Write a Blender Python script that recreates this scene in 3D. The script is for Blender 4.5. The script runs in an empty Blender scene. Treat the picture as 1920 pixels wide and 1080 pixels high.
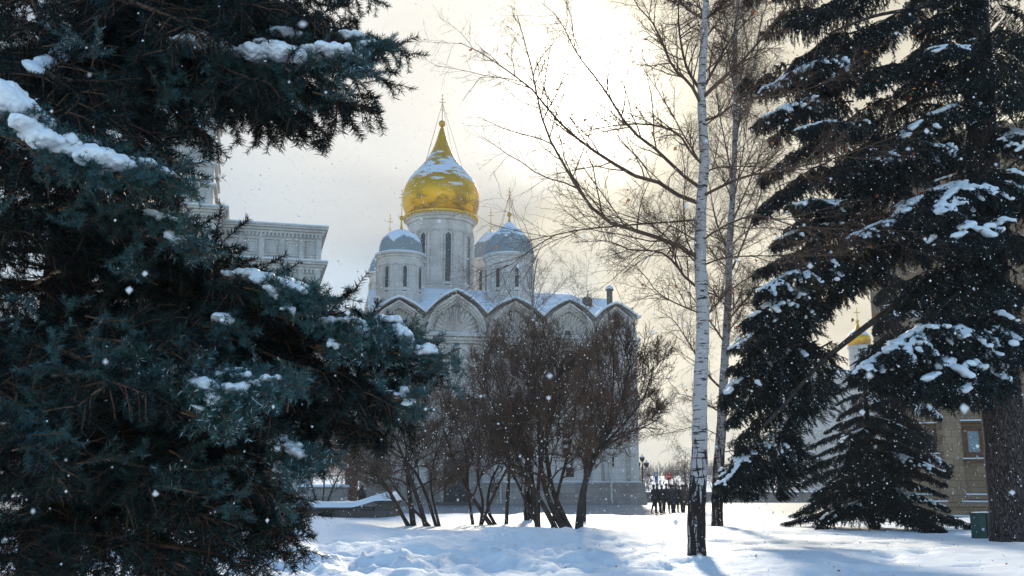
import bpy, bmesh, math, random
import numpy as np
from mathutils import Vector, Matrix, noise as mnoise

R = math.radians
scene = bpy.context.scene
COL = scene.collection
rng = np.random.default_rng(7)
random.seed(7)

# ------------------------------------------------------------------ camera
CAMZ = 1.85
PITCH = R(11.1)
FPX = 1866.7
cam_d = bpy.data.cameras.new('camera')
cam_d.sensor_width = 36; cam_d.lens = 35
cam_d.clip_start = 0.05; cam_d.clip_end = 8000
cam_d.dof.use_dof = True
cam_d.dof.focus_distance = 12.0
cam_d.dof.aperture_fstop = 7.5
cam = bpy.data.objects.new('camera', cam_d)
cam.location = (0, 0, CAMZ)
cam.rotation_euler = (R(90) + PITCH, 0, 0)
COL.objects.link(cam)
scene.camera = cam

# ------------------------------------------------------------------ exposure
scene.view_settings.view_transform = 'Standard'
scene.view_settings.look = 'None'
scene.view_settings.exposure = 0.18
scene.view_settings.gamma = 1
scene.cycles.max_bounces = 6
scene.cycles.diffuse_bounces = 2
scene.cycles.glossy_bounces = 2
scene.cycles.transmission_bounces = 4
scene.cycles.transparent_max_bounces = 8
scene.cycles.volume_bounces = 0
scene.cycles.sample_clamp_indirect = 4.0


def ray(px, py):
    x = (px - 960) / FPX
    y = (540 - py) / FPX
    Y = math.cos(PITCH) - y * math.sin(PITCH)
    Z = math.sin(PITCH) + y * math.cos(PITCH)
    return x / Y, Z / Y


def at(px, py, d):
    kx, kz = ray(px, py)
    return np.array((kx * d, d, CAMZ + kz * d))


# ------------------------------------------------------------------ sun + sky
_kx, _kz = ray(1092, 185)
SUN = Vector((_kx, 1, _kz)).normalized()
SUN_EL = math.asin(SUN.z)
SUN_AZ = math.atan2(SUN.x, SUN.y)
sd = bpy.data.lights.new('sun', 'SUN')
sd.energy = 4.3
sd.angle = R(4.0)
sd.color = (1.0, 0.90, 0.72)
so = bpy.data.objects.new('sun', sd)
so.rotation_euler = (-SUN).to_track_quat('-Z', 'Y').to_euler()
so.location = (10, 40, 60)
COL.objects.link(so)

world = bpy.data.worlds.new('World')
scene.world = world
world.use_nodes = True


class NT:
    """small node-tree helper"""
    def __init__(self, nt):
        self.nt = nt
        nt.nodes.clear()

    def n(self, t, **kw):
        nd = self.nt.nodes.new(t)
        for k, v in kw.items():
            if k.startswith('i_'):
                key = k[2:]
                key = int(key) if key.isdigit() else key.replace('_', ' ')
                self.set(nd.inputs[key], v)
            else:
                setattr(nd, k, v)
        return nd

    def set(self, sock, v):
        if isinstance(v, bpy.types.NodeSocket):
            self.nt.links.new(v, sock)
        else:
            if hasattr(sock, 'default_value'):
                dv = sock.default_value
                if hasattr(dv, '__len__') and len(dv) == 4 and hasattr(v, '__len__') and len(v) == 3:
                    v = (*v, 1)
                sock.default_value = v

    def math(self, op, a, b=0.0, c=None, clamp=False):
        nd = self.nt.nodes.new('ShaderNodeMath')
        nd.operation = op; nd.use_clamp = clamp
        self.set(nd.inputs[0], a); self.set(nd.inputs[1], b)
        if c is not None: self.set(nd.inputs[2], c)
        return nd.outputs[0]

    def mix(self, f, a, b, blend='MIX'):
        nd = self.nt.nodes.new('ShaderNodeMix')
        nd.data_type = 'RGBA'; nd.blend_type = blend
        self.set(nd.inputs[0], f); self.set(nd.inputs[6], a); self.set(nd.inputs[7], b)
        return nd.outputs[2]

    def ss(self, v, a, b, o0=0.0, o1=1.0):
        nd = self.nt.nodes.new('ShaderNodeMapRange')
        nd.interpolation_type = 'SMOOTHSTEP'
        self.set(nd.inputs[0], v)
        for i, x in enumerate((a, b, o0, o1)): nd.inputs[1 + i].default_value = x
        return nd.outputs[0]

    def noise(self, vec, scale, detail=3, rough=0.5, dist=0.0):
        nd = self.nt.nodes.new('ShaderNodeTexNoise')
        if vec is not None: self.set(nd.inputs['Vector'], vec)
        nd.inputs['Scale'].default_value = scale
        nd.inputs['Detail'].default_value = detail
        nd.inputs['Roughness'].default_value = rough
        nd.inputs['Distortion'].default_value = dist
        return nd.outputs[0]

    def vmul(self, v, s):
        nd = self.nt.nodes.new('ShaderNodeVectorMath')
        nd.operation = 'MULTIPLY'
        self.set(nd.inputs[0], v); nd.inputs[1].default_value = s
        return nd.outputs[0]

    def dot(self, v, d):
        nd = self.nt.nodes.new('ShaderNodeVectorMath')
        nd.operation = 'DOT_PRODUCT'
        self.set(nd.inputs[0], v); nd.inputs[1].default_value = d
        return nd.outputs['Value']


def dirv(px, py):
    kx, kz = ray(px, py)
    return tuple(Vector((kx, 1, kz)).normalized())


def build_world():
    w = NT(world.node_tree)
    tc = w.n('ShaderNodeTexCoord').outputs['Generated']
    sky = w.n('ShaderNodeTexSky', sky_type='NISHITA')
    sky.sun_disc = False
    sky.sun_elevation = SUN_EL
    sky.sun_rotation = SUN_AZ
    sky.air_density = 1.0; sky.dust_density = 0.6; sky.ozone_density = 2.5
    clear = w.mix(1.0, sky.outputs[0], (2.5, 2.65, 2.6), 'MULTIPLY')
    # veil of snow cloud in front of the low sun, in units of 1/strength
    cs = w.dot(tc, tuple(SUN))
    n1 = w.noise(w.vmul(tc, (1, 1, 2.4)), 2.6, 5, 0.52, 0.4)
    n2 = w.noise(w.vmul(tc, (1, 1, 1.8)), 7.0, 4, 0.55, 0.3)
    nn = w.math('ADD', w.math('MULTIPLY', n1, 0.7), w.math('MULTIPLY', n2, 0.3))
    sepx = w.n('ShaderNodeSeparateXYZ', i_0=tc).outputs['X']
    warm = w.math('MAXIMUM', w.ss(cs, 0.965, 0.997), w.math('MULTIPLY', w.ss(sepx, -0.01, 0.12), 0.95))
    cool = (5.2, 6.3, 7.3)
    cream = (8.9, 8.1, 6.3)
    cl = w.mix(warm, cool, cream)
    # grey masses of cloud
    g = w.ss(nn, 0.42, 0.62, 1.04, 0.74)
    cl = w.mix(1.0, cl, w.n('ShaderNodeCombineColor', i_0=g, i_1=g, i_2=g).outputs[0], 'MULTIPLY')

    def lobe(px, py, w0, w1, noiseamt):
        c = w.dot(tc, dirv(px, py))
        c = w.math('ADD', c, w.math('MULTIPLY', w.math('SUBTRACT', nn, 0.5), noiseamt))
        return w.ss(c, w0, w1)
    d1 = lobe(775, 255, 0.986, 0.9985, 0.035)
    d2 = lobe(560, 250, 0.985, 0.9995, 0.04)
    cl = w.mix(w.math('MULTIPLY', d1, 0.9), cl, (3.3, 3.5, 3.7))
    cl = w.mix(w.math('MULTIPLY', d2, 0.4), cl, (4.2, 4.9, 5.5))
    b1 = lobe(720, 60, 0.975, 0.9985, 0.05)
    cl = w.mix(w.math('MULTIPLY', b1, 0.75), cl, (10.0, 9.6, 8.7))
    b2 = lobe(560, 340, 0.990, 0.9996, 0.03)
    cl = w.mix(w.math('MULTIPLY', b2, 0.4), cl, (7.4, 7.6, 7.6))
    # glow of the sun through the veil
    glow = w.math('POWER', w.math('MAXIMUM', cs, 0.0), 170)
    core = w.math('POWER', w.math('MAXIMUM', cs, 0.0), 700)
    gl = w.mix(1.0, w.n('ShaderNodeCombineColor', i_0=glow, i_1=glow, i_2=glow).outputs[0], (3.4, 3.0, 2.2), 'MULTIPLY')
    co = w.mix(1.0, w.n('ShaderNodeCombineColor', i_0=core, i_1=core, i_2=core).outputs[0], (60, 56, 46), 'MULTIPLY')
    cl = w.mix(1.0, cl, gl, 'ADD')
    cl = w.mix(1.0, cl, co, 'ADD')
    # the veil thins out overhead and behind
    sep = w.n('ShaderNodeSeparateXYZ', i_0=tc)
    front = w.ss(sep.outputs['Y'], 0.35, 0.85)
    col = w.mix(front, clear, cl)
    bg = w.n('ShaderNodeBackground', i_Color=col)
    bg.inputs['Strength'].default_value = 0.1
    out = w.n('ShaderNodeOutputWorld')
    w.nt.links.new(bg.outputs[0], out.inputs[0])


build_world()

# ------------------------------------------------------------------ object helpers


def tag(o, label=None, cat=None, group=None, kind=None):
    if label: o['label'] = label
    if cat: o['category'] = cat
    if group: o['group'] = group
    if kind: o['kind'] = kind
    return o


def empty(name, loc=(0, 0, 0), rz=0.0):
    o = bpy.data.objects.new(name, None)
    o.location = loc; o.rotation_euler = (0, 0, rz)
    COL.objects.link(o)
    return o


def link(name, me, parent=None, mats=()):
    for m in mats:
        me.materials.append(m)
    o = bpy.data.objects.new(name, me)
    o.parent = parent
    COL.objects.link(o)
    return o


def mesh_np(name, V, F, mats=(), smooth=False, mi=None):
    """V (n,3); F (m,k) constant-k faces, or a list of (m,k) arrays"""
    me = bpy.data.meshes.new(name)
    V = np.asarray(V, dtype=np.float32)
    Fs = F if isinstance(F, (list, tuple)) else [F]
    Fs = [np.asarray(f, dtype=np.int32) for f in Fs if len(f)]
    me.vertices.add(len(V)); me.vertices.foreach_set('co', V.ravel())
    loops = np.concatenate([f.ravel() for f in Fs])
    tot = np.concatenate([np.full(len(f), f.shape[1], np.int32) for f in Fs])
    st = np.concatenate([[0], np.cumsum(tot)[:-1]]).astype(np.int32)
    me.loops.add(len(loops)); me.loops.foreach_set('vertex_index', loops)
    me.polygons.add(len(tot)); me.polygons.foreach_set('loop_start', st)
    if mi is not None:
        me.polygons.foreach_set('material_index', np.asarray(mi, np.int32))
    if smooth:
        me.polygons.foreach_set('use_smooth', np.ones(len(tot), bool))
    for m in mats: me.materials.append(m)
    me.update(calc_edges=True)
    return me


class MB:
    """collects boxes, lathes, prisms into one mesh"""
    def __init__(s): s.v = []; s.f = []; s.m = []

    def add(s, vs, fs, m=0):
        b = len(s.v)
        s.v += [tuple(map(float, q)) for q in vs]
        for f in fs:
            s.f.append([b + i for i in f]); s.m.append(m)

    def box(s, x0, x1, y0, y1, z0, z1, m=0):
        s.add([(x0, y0, z0), (x1, y0, z0), (x1, y1, z0), (x0, y1, z0), (x0, y0, z1), (x1, y0, z1), (x1, y1, z1), (x0, y1, z1)],
              [(0, 3, 2, 1), (4, 5, 6, 7), (0, 1, 5, 4), (1, 2, 6, 5), (2, 3, 7, 6), (3, 0, 4, 7)], m)

    def lathe(s, prof, c=(0, 0), n=24, m=0, cap=True, wob=None):
        vs = []; fs = []
        for (r, z) in prof:
            for i in range(n):
                a = 2 * math.pi * i / n
                vs.append((c[0] + r * math.cos(a), c[1] + r * math.sin(a), z))
        for j in range(len(prof) - 1):
            for i in range(n):
                k = (i + 1) % n
                fs.append((j * n + i, j * n + k, (j + 1) * n + k, (j + 1) * n + i))
        if cap:
            fs.append(tuple(reversed(range(n)))); fs.append(tuple(range((len(prof) - 1) * n, len(prof) * n)))
        s.add(vs, fs, m)

    def prism(s, poly, y0, y1, m=0):
        """poly in (x,z), extruded along y"""
        n = len(poly)
        vs = [(x, y0, z) for x, z in poly] + [(x, y1, z) for x, z in poly]
        fs = [tuple(range(n)), tuple(reversed(range(n, 2 * n)))]
        for i in range(n):
            k = (i + 1) % n
            fs.append((k, i, n + i, n + k))
        s.add(vs, fs, m)

    def tube(s, p, q, r0, r1=None, n=6, m=0):
        p = Vector(p); q = Vector(q); d = (q - p).normalized()
        r1 = r0 if r1 is None else r1
        a = d.orthogonal().normalized(); b = d.cross(a)
        vs = []
        for c, r in ((p, r0), (q, r1)):
            for i in range(n):
                t = 2 * math.pi * i / n
                vs.append(c + a * math.cos(t) * r + b * math.sin(t) * r)
        fs = [(i, (i + 1) % n, n + (i + 1) % n, n + i) for i in range(n)]
        fs += [tuple(reversed(range(n))), tuple(range(n, 2 * n))]
        s.add(vs, fs, m)

    def ball(s, c, r, n=12, m=0, sz=1.0):
        k = n // 2
        prof = []
        for j in range(k + 1):
            a = -math.pi / 2 + math.pi * j / k
            prof.append((max(r * math.cos(a), r * 0.01), c[2] + r * sz * math.sin(a)))
        s.lathe(prof, (c[0], c[1]), n, m)

    def build(s, name, mats, parent=None, smooth=False, bevel=0.0):
        me = bpy.data.meshes.new(name)
        me.from_pydata(s.v, [], s.f)
        me.polygons.foreach_set('material_index', s.m)
        bm = bmesh.new(); bm.from_mesh(me)
        bmesh.ops.recalc_face_normals(bm, faces=bm.faces[:])
        bm.to_mesh(me); bm.free()
        if smooth:
            me.polygons.foreach_set('use_smooth', [True] * len(me.polygons))
        if not isinstance(mats, (list, tuple)): mats = [mats]
        o = link(name, me, parent, mats)
        if smooth:
            try: me.set_sharp_from_angle(angle=R(35))
            except Exception: pass
        if bevel:
            b = o.modifiers.new('bevel', 'BEVEL'); b.width = bevel; b.segments = 1; b.limit_method = 'ANGLE'
        return o


# ------------------------------------------------------------------ materials
def mat(name, build, **kw):
    m = bpy.data.materials.new(name); m.use_nodes = True
    t = NT(m.node_tree)
    out = t.n('ShaderNodeOutputMaterial')
    b = t.n('ShaderNodeBsdfPrincipled')
    b.inputs['Roughness'].default_value = kw.get('rough', 0.8)
    b.inputs['Specular IOR Level'].default_value = kw.get('spec', 0.3)
    if kw.get('metal'): b.inputs['Metallic'].default_value = kw['metal']
    if kw.get('sss'):
        b.inputs['Subsurface Weight'].default_value = kw['sss']
        b.inputs['Subsurface Radius'].default_value = (0.04, 0.05, 0.06)
    res = build(t, b)
    sh = b.outputs[0]
    if kw.get('trans'):
        tr = t.n('ShaderNodeBsdfTranslucent', i_Color=kw['trans'])
        mx = t.n('ShaderNodeMixShader')
        mx.inputs[0].default_value = kw.get('tf', 0.4)
        t.nt.links.new(sh, mx.inputs[1]); t.nt.links.new(tr.outputs[0], mx.inputs[2])
        sh = mx.outputs[0]
    t.nt.links.new(sh, out.inputs[0])
    return m


def bump(t, b, h, strength=0.5, dist=0.02):
    nd = t.n('ShaderNodeBump')
    nd.inputs['Strength'].default_value = strength
    nd.inputs['Distance'].default_value = dist
    t.set(nd.inputs['Height'], h)
    t.nt.links.new(nd.outputs[0], b.inputs['Normal'])


def obj_co(t): return t.n('ShaderNodeTexCoord').outputs['Object']


def noisy(name, c0, c1, scale=4.0, bs=0.3, bscale=30, bd=0.02, stretch=(1, 1, 1), **kw):
    def f(t, b):
        co = t.vmul(obj_co(t), stretch)
        n = t.noise(co, scale, 5, 0.6)
        t.set(b.inputs['Base Color'], t.mix(t.ss(n, 0.35, 0.65), c0, c1))
        if bs: bump(t, b, t.noise(co, bscale, 4, 0.6), bs, bd)
    return mat(name, f, **kw)


def m_snow(t, b):
    co = obj_co(t)
    n = t.noise(co, 0.7, 4, 0.6)
    t.set(b.inputs['Base Color'], t.mix(n, (0.80, 0.83, 0.86), (0.87, 0.88, 0.89)))
    h = t.math('ADD', t.math('MULTIPLY', t.noise(co, 9, 6, 0.65), 0.6), t.math('MULTIPLY', t.noise(co, 130, 3, 0.7), 0.12))
    bump(t, b, h, 0.75, 0.06)


M = {}
M['snow'] = mat('snow', m_snow, rough=0.65, spec=0.25)


def m_snow2(t, b):
    co = obj_co(t)
    t.set(b.inputs['Base Color'], (0.84, 0.86, 0.88))
    bump(t, b, t.noise(co, 45, 4, 0.6), 0.5, 0.02)


M['snow_cap'] = mat('snow_cap', m_snow2, rough=0.6, spec=0.25)
M['roof_snow'] = noisy('roof_snow', (0.72, 0.78, 0.86), (0.84, 0.86, 0.88), 0.9, 0.5, 3, 0.1)


def m_needle(c0, c1, c2, frost=0.0):
    def f(t, b):
        co = obj_co(t)
        g = t.n('ShaderNodeNewGeometry').outputs['Random Per Island']
        n = t.noise(co, 3.0, 3, 0.6)
        c = t.mix(g, c0, c1)
        c = t.mix(t.ss(n, 0.5, 0.72), c, c2)
        if frost:     # single needles rimed white, in drifts
            fr = t.math('MULTIPLY', t.math('GREATER_THAN', g, 1 - frost), t.ss(t.noise(co, 1.7, 4, 0.6), 0.46, 0.60))
            c = t.mix(fr, c, (0.66, 0.72, 0.80))
        t.set(b.inputs['Base Color'], c)
    return f


M['needle_old_shaded'] = mat('needle_old_shaded', m_needle((0.0015, 0.005, 0.0055), (0.004, 0.012, 0.012), (0.003, 0.010, 0.007)), rough=0.6, spec=0.2)  # old needles, blackened further to paint the crown's shaded voids
M['needle_shaded'] = mat('needle_shaded', m_needle((0.004, 0.017, 0.017), (0.017, 0.056, 0.056), (0.006, 0.026, 0.018)), rough=0.6, spec=0.25)  # young bough needles with shade in their colour, dimmer than the outer shoots
M['needle'] = mat('needle', m_needle((0.018, 0.068, 0.070), (0.050, 0.140, 0.145), (0.018, 0.074, 0.056), .07), rough=0.55, spec=0.35)  # outer shoots, brighter colour painted in as lit highlights
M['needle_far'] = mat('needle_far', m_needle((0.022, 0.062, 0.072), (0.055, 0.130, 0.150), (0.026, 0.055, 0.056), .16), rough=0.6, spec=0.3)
M['twig'] = noisy('twig', (0.10, 0.05, 0.028), (0.16, 0.085, 0.05), 12, 0)
M['twig_young'] = noisy('twig_young', (0.10, 0.05, 0.025), (0.17, 0.085, 0.04), 12, 0)
M['bark_dark'] = noisy('bark_dark', (0.030, 0.022, 0.018), (0.075, 0.056, 0.046), 5, 0)


def m_spruce_bark(t, b):
    co = t.vmul(obj_co(t), (1, 1, 0.35))
    nz = t.n('ShaderNodeTexNoise', i_Vector=co); nz.inputs['Scale'].default_value = 7; nz.inputs['Detail'].default_value = 5
    vm = t.n('ShaderNodeVectorMath', operation='MULTIPLY_ADD'); t.set(vm.inputs[0], nz.outputs['Color']); vm.inputs[1].default_value = (.22, .22, .22); t.set(vm.inputs[2], co)
    v = t.n('ShaderNodeTexVoronoi', feature='DISTANCE_TO_EDGE', i_Vector=vm.outputs[0])
    v.inputs['Scale'].default_value = 17
    e = t.ss(v.outputs['Distance'], 0.0, 0.12)
    n = t.noise(co, 9, 5, 0.65)
    c = t.mix(n, (0.045, 0.034, 0.032), (0.13, 0.10, 0.092))
    t.set(b.inputs['Base Color'], t.mix(t.math('MULTIPLY', t.math('ADD', e, .6), .62), (0.018, 0.014, 0.013), c))
    bump(t, b, t.math('ADD', e, t.math('MULTIPLY', n, 0.6)), 1.0, 0.05)


M['spruce_bark'] = mat('spruce_bark', m_spruce_bark, rough=0.95, spec=0.1)


def m_birch(zdark, tone=1.0):
    def f(t, b):
        co = obj_co(t)
        z = t.n('ShaderNodeSeparateXYZ', i_0=co).outputs['Z']
        lines = t.noise(t.vmul(co, (1.3, 1.3, 9)), 3.2, 4, 0.6)
        big = t.noise(t.vmul(co, (.9, .9, 2.6)), 2.1, 5, 0.7)
        marks = t.math('MAXIMUM', t.ss(lines, 0.562, 0.60), t.ss(big, 0.612, 0.64))
        base = t.mix(t.noise(co, 5, 4, 0.6), (0.40, 0.35, 0.34), (0.66, 0.61, 0.59))
        c = t.mix(marks, base, (0.05, 0.04, 0.038))
        fis = t.noise(t.vmul(co, (9, 9, 1.6)), 1.2, 5, 0.7, 1.0)
        k = t.ss(z, zdark * 0.15, zdark * 1.7)           # more black near the foot
        lo = t.math('ADD', t.math('MULTIPLY', k, 0.30), 0.40)
        fm = t.n('ShaderNodeMapRange'); t.set(fm.inputs[0], t.math('SUBTRACT', fis, lo))
        fm.inputs[1].default_value = -0.015; fm.inputs[2].default_value = 0.03
        c = t.mix(fm.outputs[0], c, (0.022, 0.017, 0.016))
        c = t.mix(1.0, c, (tone, tone * .97, tone * .94), 'MULTIPLY')
        t.set(b.inputs['Base Color'], c)
        bump(t, b, t.math('SUBTRACT', 1.0, fm.outputs[0]), -0.9, 0.03)
    return f


M['birch'] = mat('birch_bark', m_birch(1.9, .86), rough=0.8, spec=0.2)
M['birch2'] = mat('birch_bark_dirty', m_birch(3.2, .62), rough=0.85, spec=0.2)
M['birch_twig'] = noisy('birch_twig', (0.075, 0.04, 0.025), (0.14, 0.075, 0.04), 3, 0, rough=0.6)
M['bush_bark'] = noisy('bush_bark', (0.028, 0.019, 0.016), (0.065, 0.046, 0.037), 6, 0)
M['bush_twig'] = noisy('bush_twig', (0.085, 0.048, 0.032), (0.15, 0.085, 0.054), 2, 0)
M['bush_pale'] = noisy('bush_pale', (0.11, 0.07, 0.05), (0.18, 0.12, 0.09), 2, 0)
M['leaf'] = noisy('dry_leaf', (0.22, 0.075, 0.03), (0.36, 0.14, 0.05), 3, 0, trans=(0.4, 0.15, 0.05), tf=0.4)
M['leaf_yellow'] = noisy('yellow_leaf', (0.45, 0.24, 0.03), (0.5, 0.3, 0.05), 3, 0, trans=(0.6, 0.35, 0.05), tf=0.4)


def m_lime(c0, c1, course=0.55, vary=0.10):
    def f(t, b):
        co = obj_co(t)
        nd = t.n('ShaderNodeSeparateXYZ', i_0=co)
        cb = t.n('ShaderNodeCombineXYZ', i_0=t.math('ADD', nd.outputs[0], nd.outputs[1]), i_1=nd.outputs[2])
        br = t.n('ShaderNodeTexBrick', i_Vector=cb.outputs[0])
        br.inputs['Scale'].default_value = 1.0
        br.inputs['Brick Width'].default_value = course * 1.9
        br.inputs['Row Height'].default_value = course
        br.inputs['Mortar Size'].default_value = 0.012
        br.inputs['Color1'].default_value = (*c0, 1); br.inputs['Color2'].default_value = (*c1, 1)
        br.inputs['Mortar'].default_value = (c0[0] * .7, c0[1] * .7, c0[2] * .7, 1)
        n = t.noise(t.vmul(co, (1, 1, 0.45)), 0.8, 6, 0.65)
        n2 = t.noise(co, 6, 5, 0.7)
        dirt = t.mix(t.ss(n, 0.38, 0.7), (1.06, 1.05, 1.04), (0.80, 0.78, 0.76))
        c = t.mix(1.0, br.outputs[0], dirt, 'MULTIPLY')
        c = t.mix(t.math('MULTIPLY', n2, 0.35), c, t.mix(1.0, c, (0.72, 0.70, 0.68), 'MULTIPLY'))
        t.set(b.inputs['Base Color'], c)
        bump(t, b, t.math('ADD', n2, t.math('MULTIPLY', br.outputs['Fac'], -0.6)), 0.4, 0.03)
    return f


M['lime'] = mat('white_limestone', m_lime((0.60, 0.555, 0.52), (0.67, 0.625, 0.59)), rough=0.9, spec=0.15)
M['tower'] = mat('white_plaster', m_lime((0.55, 0.53, 0.51), (0.58, 0.56, 0.54), 1.2), rough=0.9, spec=0.15)
M['tan'] = mat('tan_stone', m_lime((0.29, 0.195, 0.125), (0.38, 0.265, 0.175), 0.33), rough=0.95, spec=0.1)
M['redstone'] = mat('red_plaster', m_lime((0.34, 0.19, 0.12), (0.40, 0.24, 0.15), 0.42), rough=0.95, spec=0.1)
M['dark_stone'] = mat('dark_stone', m_lime((0.10, 0.085, 0.078), (0.15, 0.125, 0.11), 0.3), rough=0.9, spec=0.15)
M['plinth'] = mat('plinth_stone', m_lime((0.30, 0.265, 0.24), (0.38, 0.34, 0.31), 0.5), rough=0.9, spec=0.15)
M['glass'] = noisy('dark_glass', (0.006, 0.009, 0.011), (0.018, 0.024, 0.028), 3, 0, rough=0.25, spec=0.5)
M['iron'] = noisy('dark_iron', (0.012, 0.014, 0.016), (0.03, 0.032, 0.035), 8, 0, rough=0.6)
M['greenmetal'] = noisy('green_metal', (0.008, 0.050, 0.044), (0.014, 0.07, 0.06), 4, 0, rough=0.45, spec=0.4)
M['redbrown'] = noisy('red_brown_wood', (0.13, 0.052, 0.030), (0.20, 0.085, 0.048), 3, 0.3, 12)
M['brownframe'] = noisy('brown_frame', (0.11, 0.062, 0.036), (0.16, 0.09, 0.052), 5, 0.2, 20)


def m_gold(ztop, zlow):
    def f(t, b):
        co = obj_co(t)
        z = t.n('ShaderNodeSeparateXYZ', i_0=co).outputs['Z']
        n = t.noise(t.vmul(co, (.55, .55, 2.4)), 1.0, 6, 0.62, 0.6)
        n2 = t.noise(t.vmul(co, (0.8, 0.8, 1.4)), 0.5, 4, 0.6)
        h = t.math('DIVIDE', t.math('SUBTRACT', z, zlow), ztop - zlow)
        # snow sticks in a band on the shoulder of the onion
        lobe = t.math('SUBTRACT', 1.0, t.math('ABSOLUTE', t.math('MULTIPLY', t.math('SUBTRACT', h, 0.52), 3.0)))
        s = t.ss(t.math('ADD', lobe, t.math('MULTIPLY', t.math('SUBTRACT', n, 0.5), 3.8)), 0.66, 0.76)
        dark_refl = t.math('MULTIPLY', t.ss(n2, 0.47, 0.58), t.ss(h, 0.34, 0.16))  # dark reflections painted into the gold towards the dome's foot
        g = t.mix(n, (0.66, 0.31, 0.008), (0.86, 0.45, 0.012))
        g = t.mix(t.math('MULTIPLY', dark_refl, 0.75), g, (0.22, 0.13, 0.03))
        t.set(b.inputs['Base Color'], t.mix(s, g, (0.66, 0.72, 0.80)))
        t.set(b.inputs['Metallic'], t.math('MULTIPLY', t.math('SUBTRACT', 1.0, s), 0.72))
        t.set(b.inputs['Roughness'], t.math('ADD', 0.42, t.math('MULTIPLY', s, 0.4)))
        ch = t.n('ShaderNodeTexChecker', i_Vector=co); ch.inputs['Scale'].default_value = 3
        bump(t, b, t.noise(co, 5, 4, 0.6), 0.25, 0.05)
    return f


M['goldtrim'] = noisy('gold_trim', (0.55, 0.30, 0.04), (0.75, 0.45, 0.07), 6, 0, rough=0.4, metal=0.8)


def m_silver(ztop, zlow, off):
    def f(t, b):
        co = obj_co(t)
        z = t.n('ShaderNodeSeparateXYZ', i_0=co).outputs['Z']
        n = t.noise(t.vmul(co, (1, 1, 1.2)), 0.9 + off * .1, 5, 0.6, 0.5)
        h = t.math('DIVIDE', t.math('SUBTRACT', z, zlow), ztop - zlow)
        s = t.ss(t.math('ADD', h, t.math('MULTIPLY', t.math('SUBTRACT', n, 0.5), 1.2)), 0.50 + off * .05, 0.60 + off * .05)
        g = t.mix(n, (0.19, 0.23, 0.245), (0.30, 0.34, 0.355))
        t.set(b.inputs['Base Color'], t.mix(s, g, (0.74, 0.79, 0.86)))
    return f


# ------------------------------------------------------------------ ground
def fbm(x, y, s, o=4, seed=0.0):
    return mnoise.fractal(Vector((x * s + seed, y * s - seed, seed * 0.37)), 1.0, 2.0, o)


def sst(a, b, x):
    t = min(1.0, max(0.0, (x - a) / (b - a))); return t * t * (3 - 2 * t)


def bumpg(x, y, cx, cy, rx, ry, h):
    q = ((x - cx) / rx) ** 2 + ((y - cy) / ry) ** 2
    return h * math.exp(-q) if q < 9 else 0.0


def edge_y(x):
    return 42.0 + 1.2 * fbm(x, 0, 0.12, 3, 3.1) + 0.12 * (x - 2) * (1 if x > 2 else 0) - (4.0 * sst(6, 14, x))


FEET = [(5.6, 15.4, .42, .13), (6.9, 15.9, .3, .1), (5.2, 17.0, .45, .12), (8.3, 14.6, .25, .1), (3.5, 14.1, .5, .12), (3.0, 13.2, .5, .12),
        (2.1, 25.5, .7, .2), (-4.2, 27.5, .5, .2), (11.2, 17.0, .3, .12), (6.4, 27.0, .6, .2)]


_gf = np.random.default_rng(4)
FEET += [(1.6 + i * .50 + (.13 if i % 2 else -.13), 11.6 + i * .60 + _gf.uniform(-.06, .06), .13, .14) for i in range(15)]
FEET += [(8.9 - i * .62, 20.8 + i * .22 + (.14 if i % 2 else -.14), .16, .12) for i in range(11)]


def H(x, y):
    e = edge_y(x)
    k = 1 - sst(e - 1.6, e, y)
    z = 0.60 + 0.10 * fbm(x, y, 0.10, 3, 1.0) + 0.05 * fbm(x, y, 0.5, 4, 5.0)
    # mound behind the left path and crest in the middle
    z += bumpg(x, y, -6.3, 24.5, 2.6, 2.3, 0.55)
    z += bumpg(x, y, -2.4, 24.0, 3.0, 1.6, 0.10)
    z += bumpg(x, y, 0.3, 20.6, 2.2, 1.3, 0.30) + bumpg(x, y, 2.6, 21.0, 1.6, 1.0, 0.12)
    z += bumpg(x, y, 3.2, 17.6, 1.6, 1.5, 0.14)
    # trodden trench with broken edges
    tc_ = 17.2 + 0.35 * math.sin(x * 0.7) + 0.28 * (x + 6)* (0.35 if x > -6 else 0)
    w = 1 - sst(-1.5, 2.0, x)
    dy = (y - tc_)
    z -= 0.34 * w * math.exp(-(dy / 0.75) ** 4)
    z += 0.10 * w * math.exp(-((dy + 1.5) / 0.6) ** 2) + 0.12 * w * math.exp(-((dy - 1.6) / 0.8) ** 2)
    rough = (1 - sst(0.5, 4.5, x)) * math.exp(-((y - tc_ + 1.6) / 1.9) ** 2)
    rough2 = (1 - sst(0, 5, x)) * math.exp(-((y - tc_ - 2.6) / 2.2) ** 2)
    c = fbm(x, y, 1.6, 6, 9.0) + .35 * fbm(x, y, 6.0, 3, 7.0)
    z += rough * (0.20 * c + 0.08 * abs(fbm(x * .6, y, 3.4, 3, 2.0))) + rough2 * (0.12 * c + 0.04 * abs(fbm(x, y, 3.5, 3, 4.0)))
    z += .022 * fbm(x, y, 1.9, 5, 11.0)
    for fx, fy, rx, ry in FEET:
        z -= bumpg(x, y, fx, fy, rx, ry * 1.6, 0.085 if rx > .2 else .13)
    for tx, ty, tr in TREEWELLS:
        q = math.hypot(x - tx, y - ty)
        if q < 3: z -= 0.10 * math.exp(-(q / (tr * 2.0)) ** 2)
    z += 0.22 * (1 - sst(0, 1.2, abs(y - (e - 2.2)))) * max(0.0, fbm(x, y, 0.45, 3, 6.6)) * 1.4
    return z * k - 0.03 * (1 - k)


TREEWELLS = []


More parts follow.
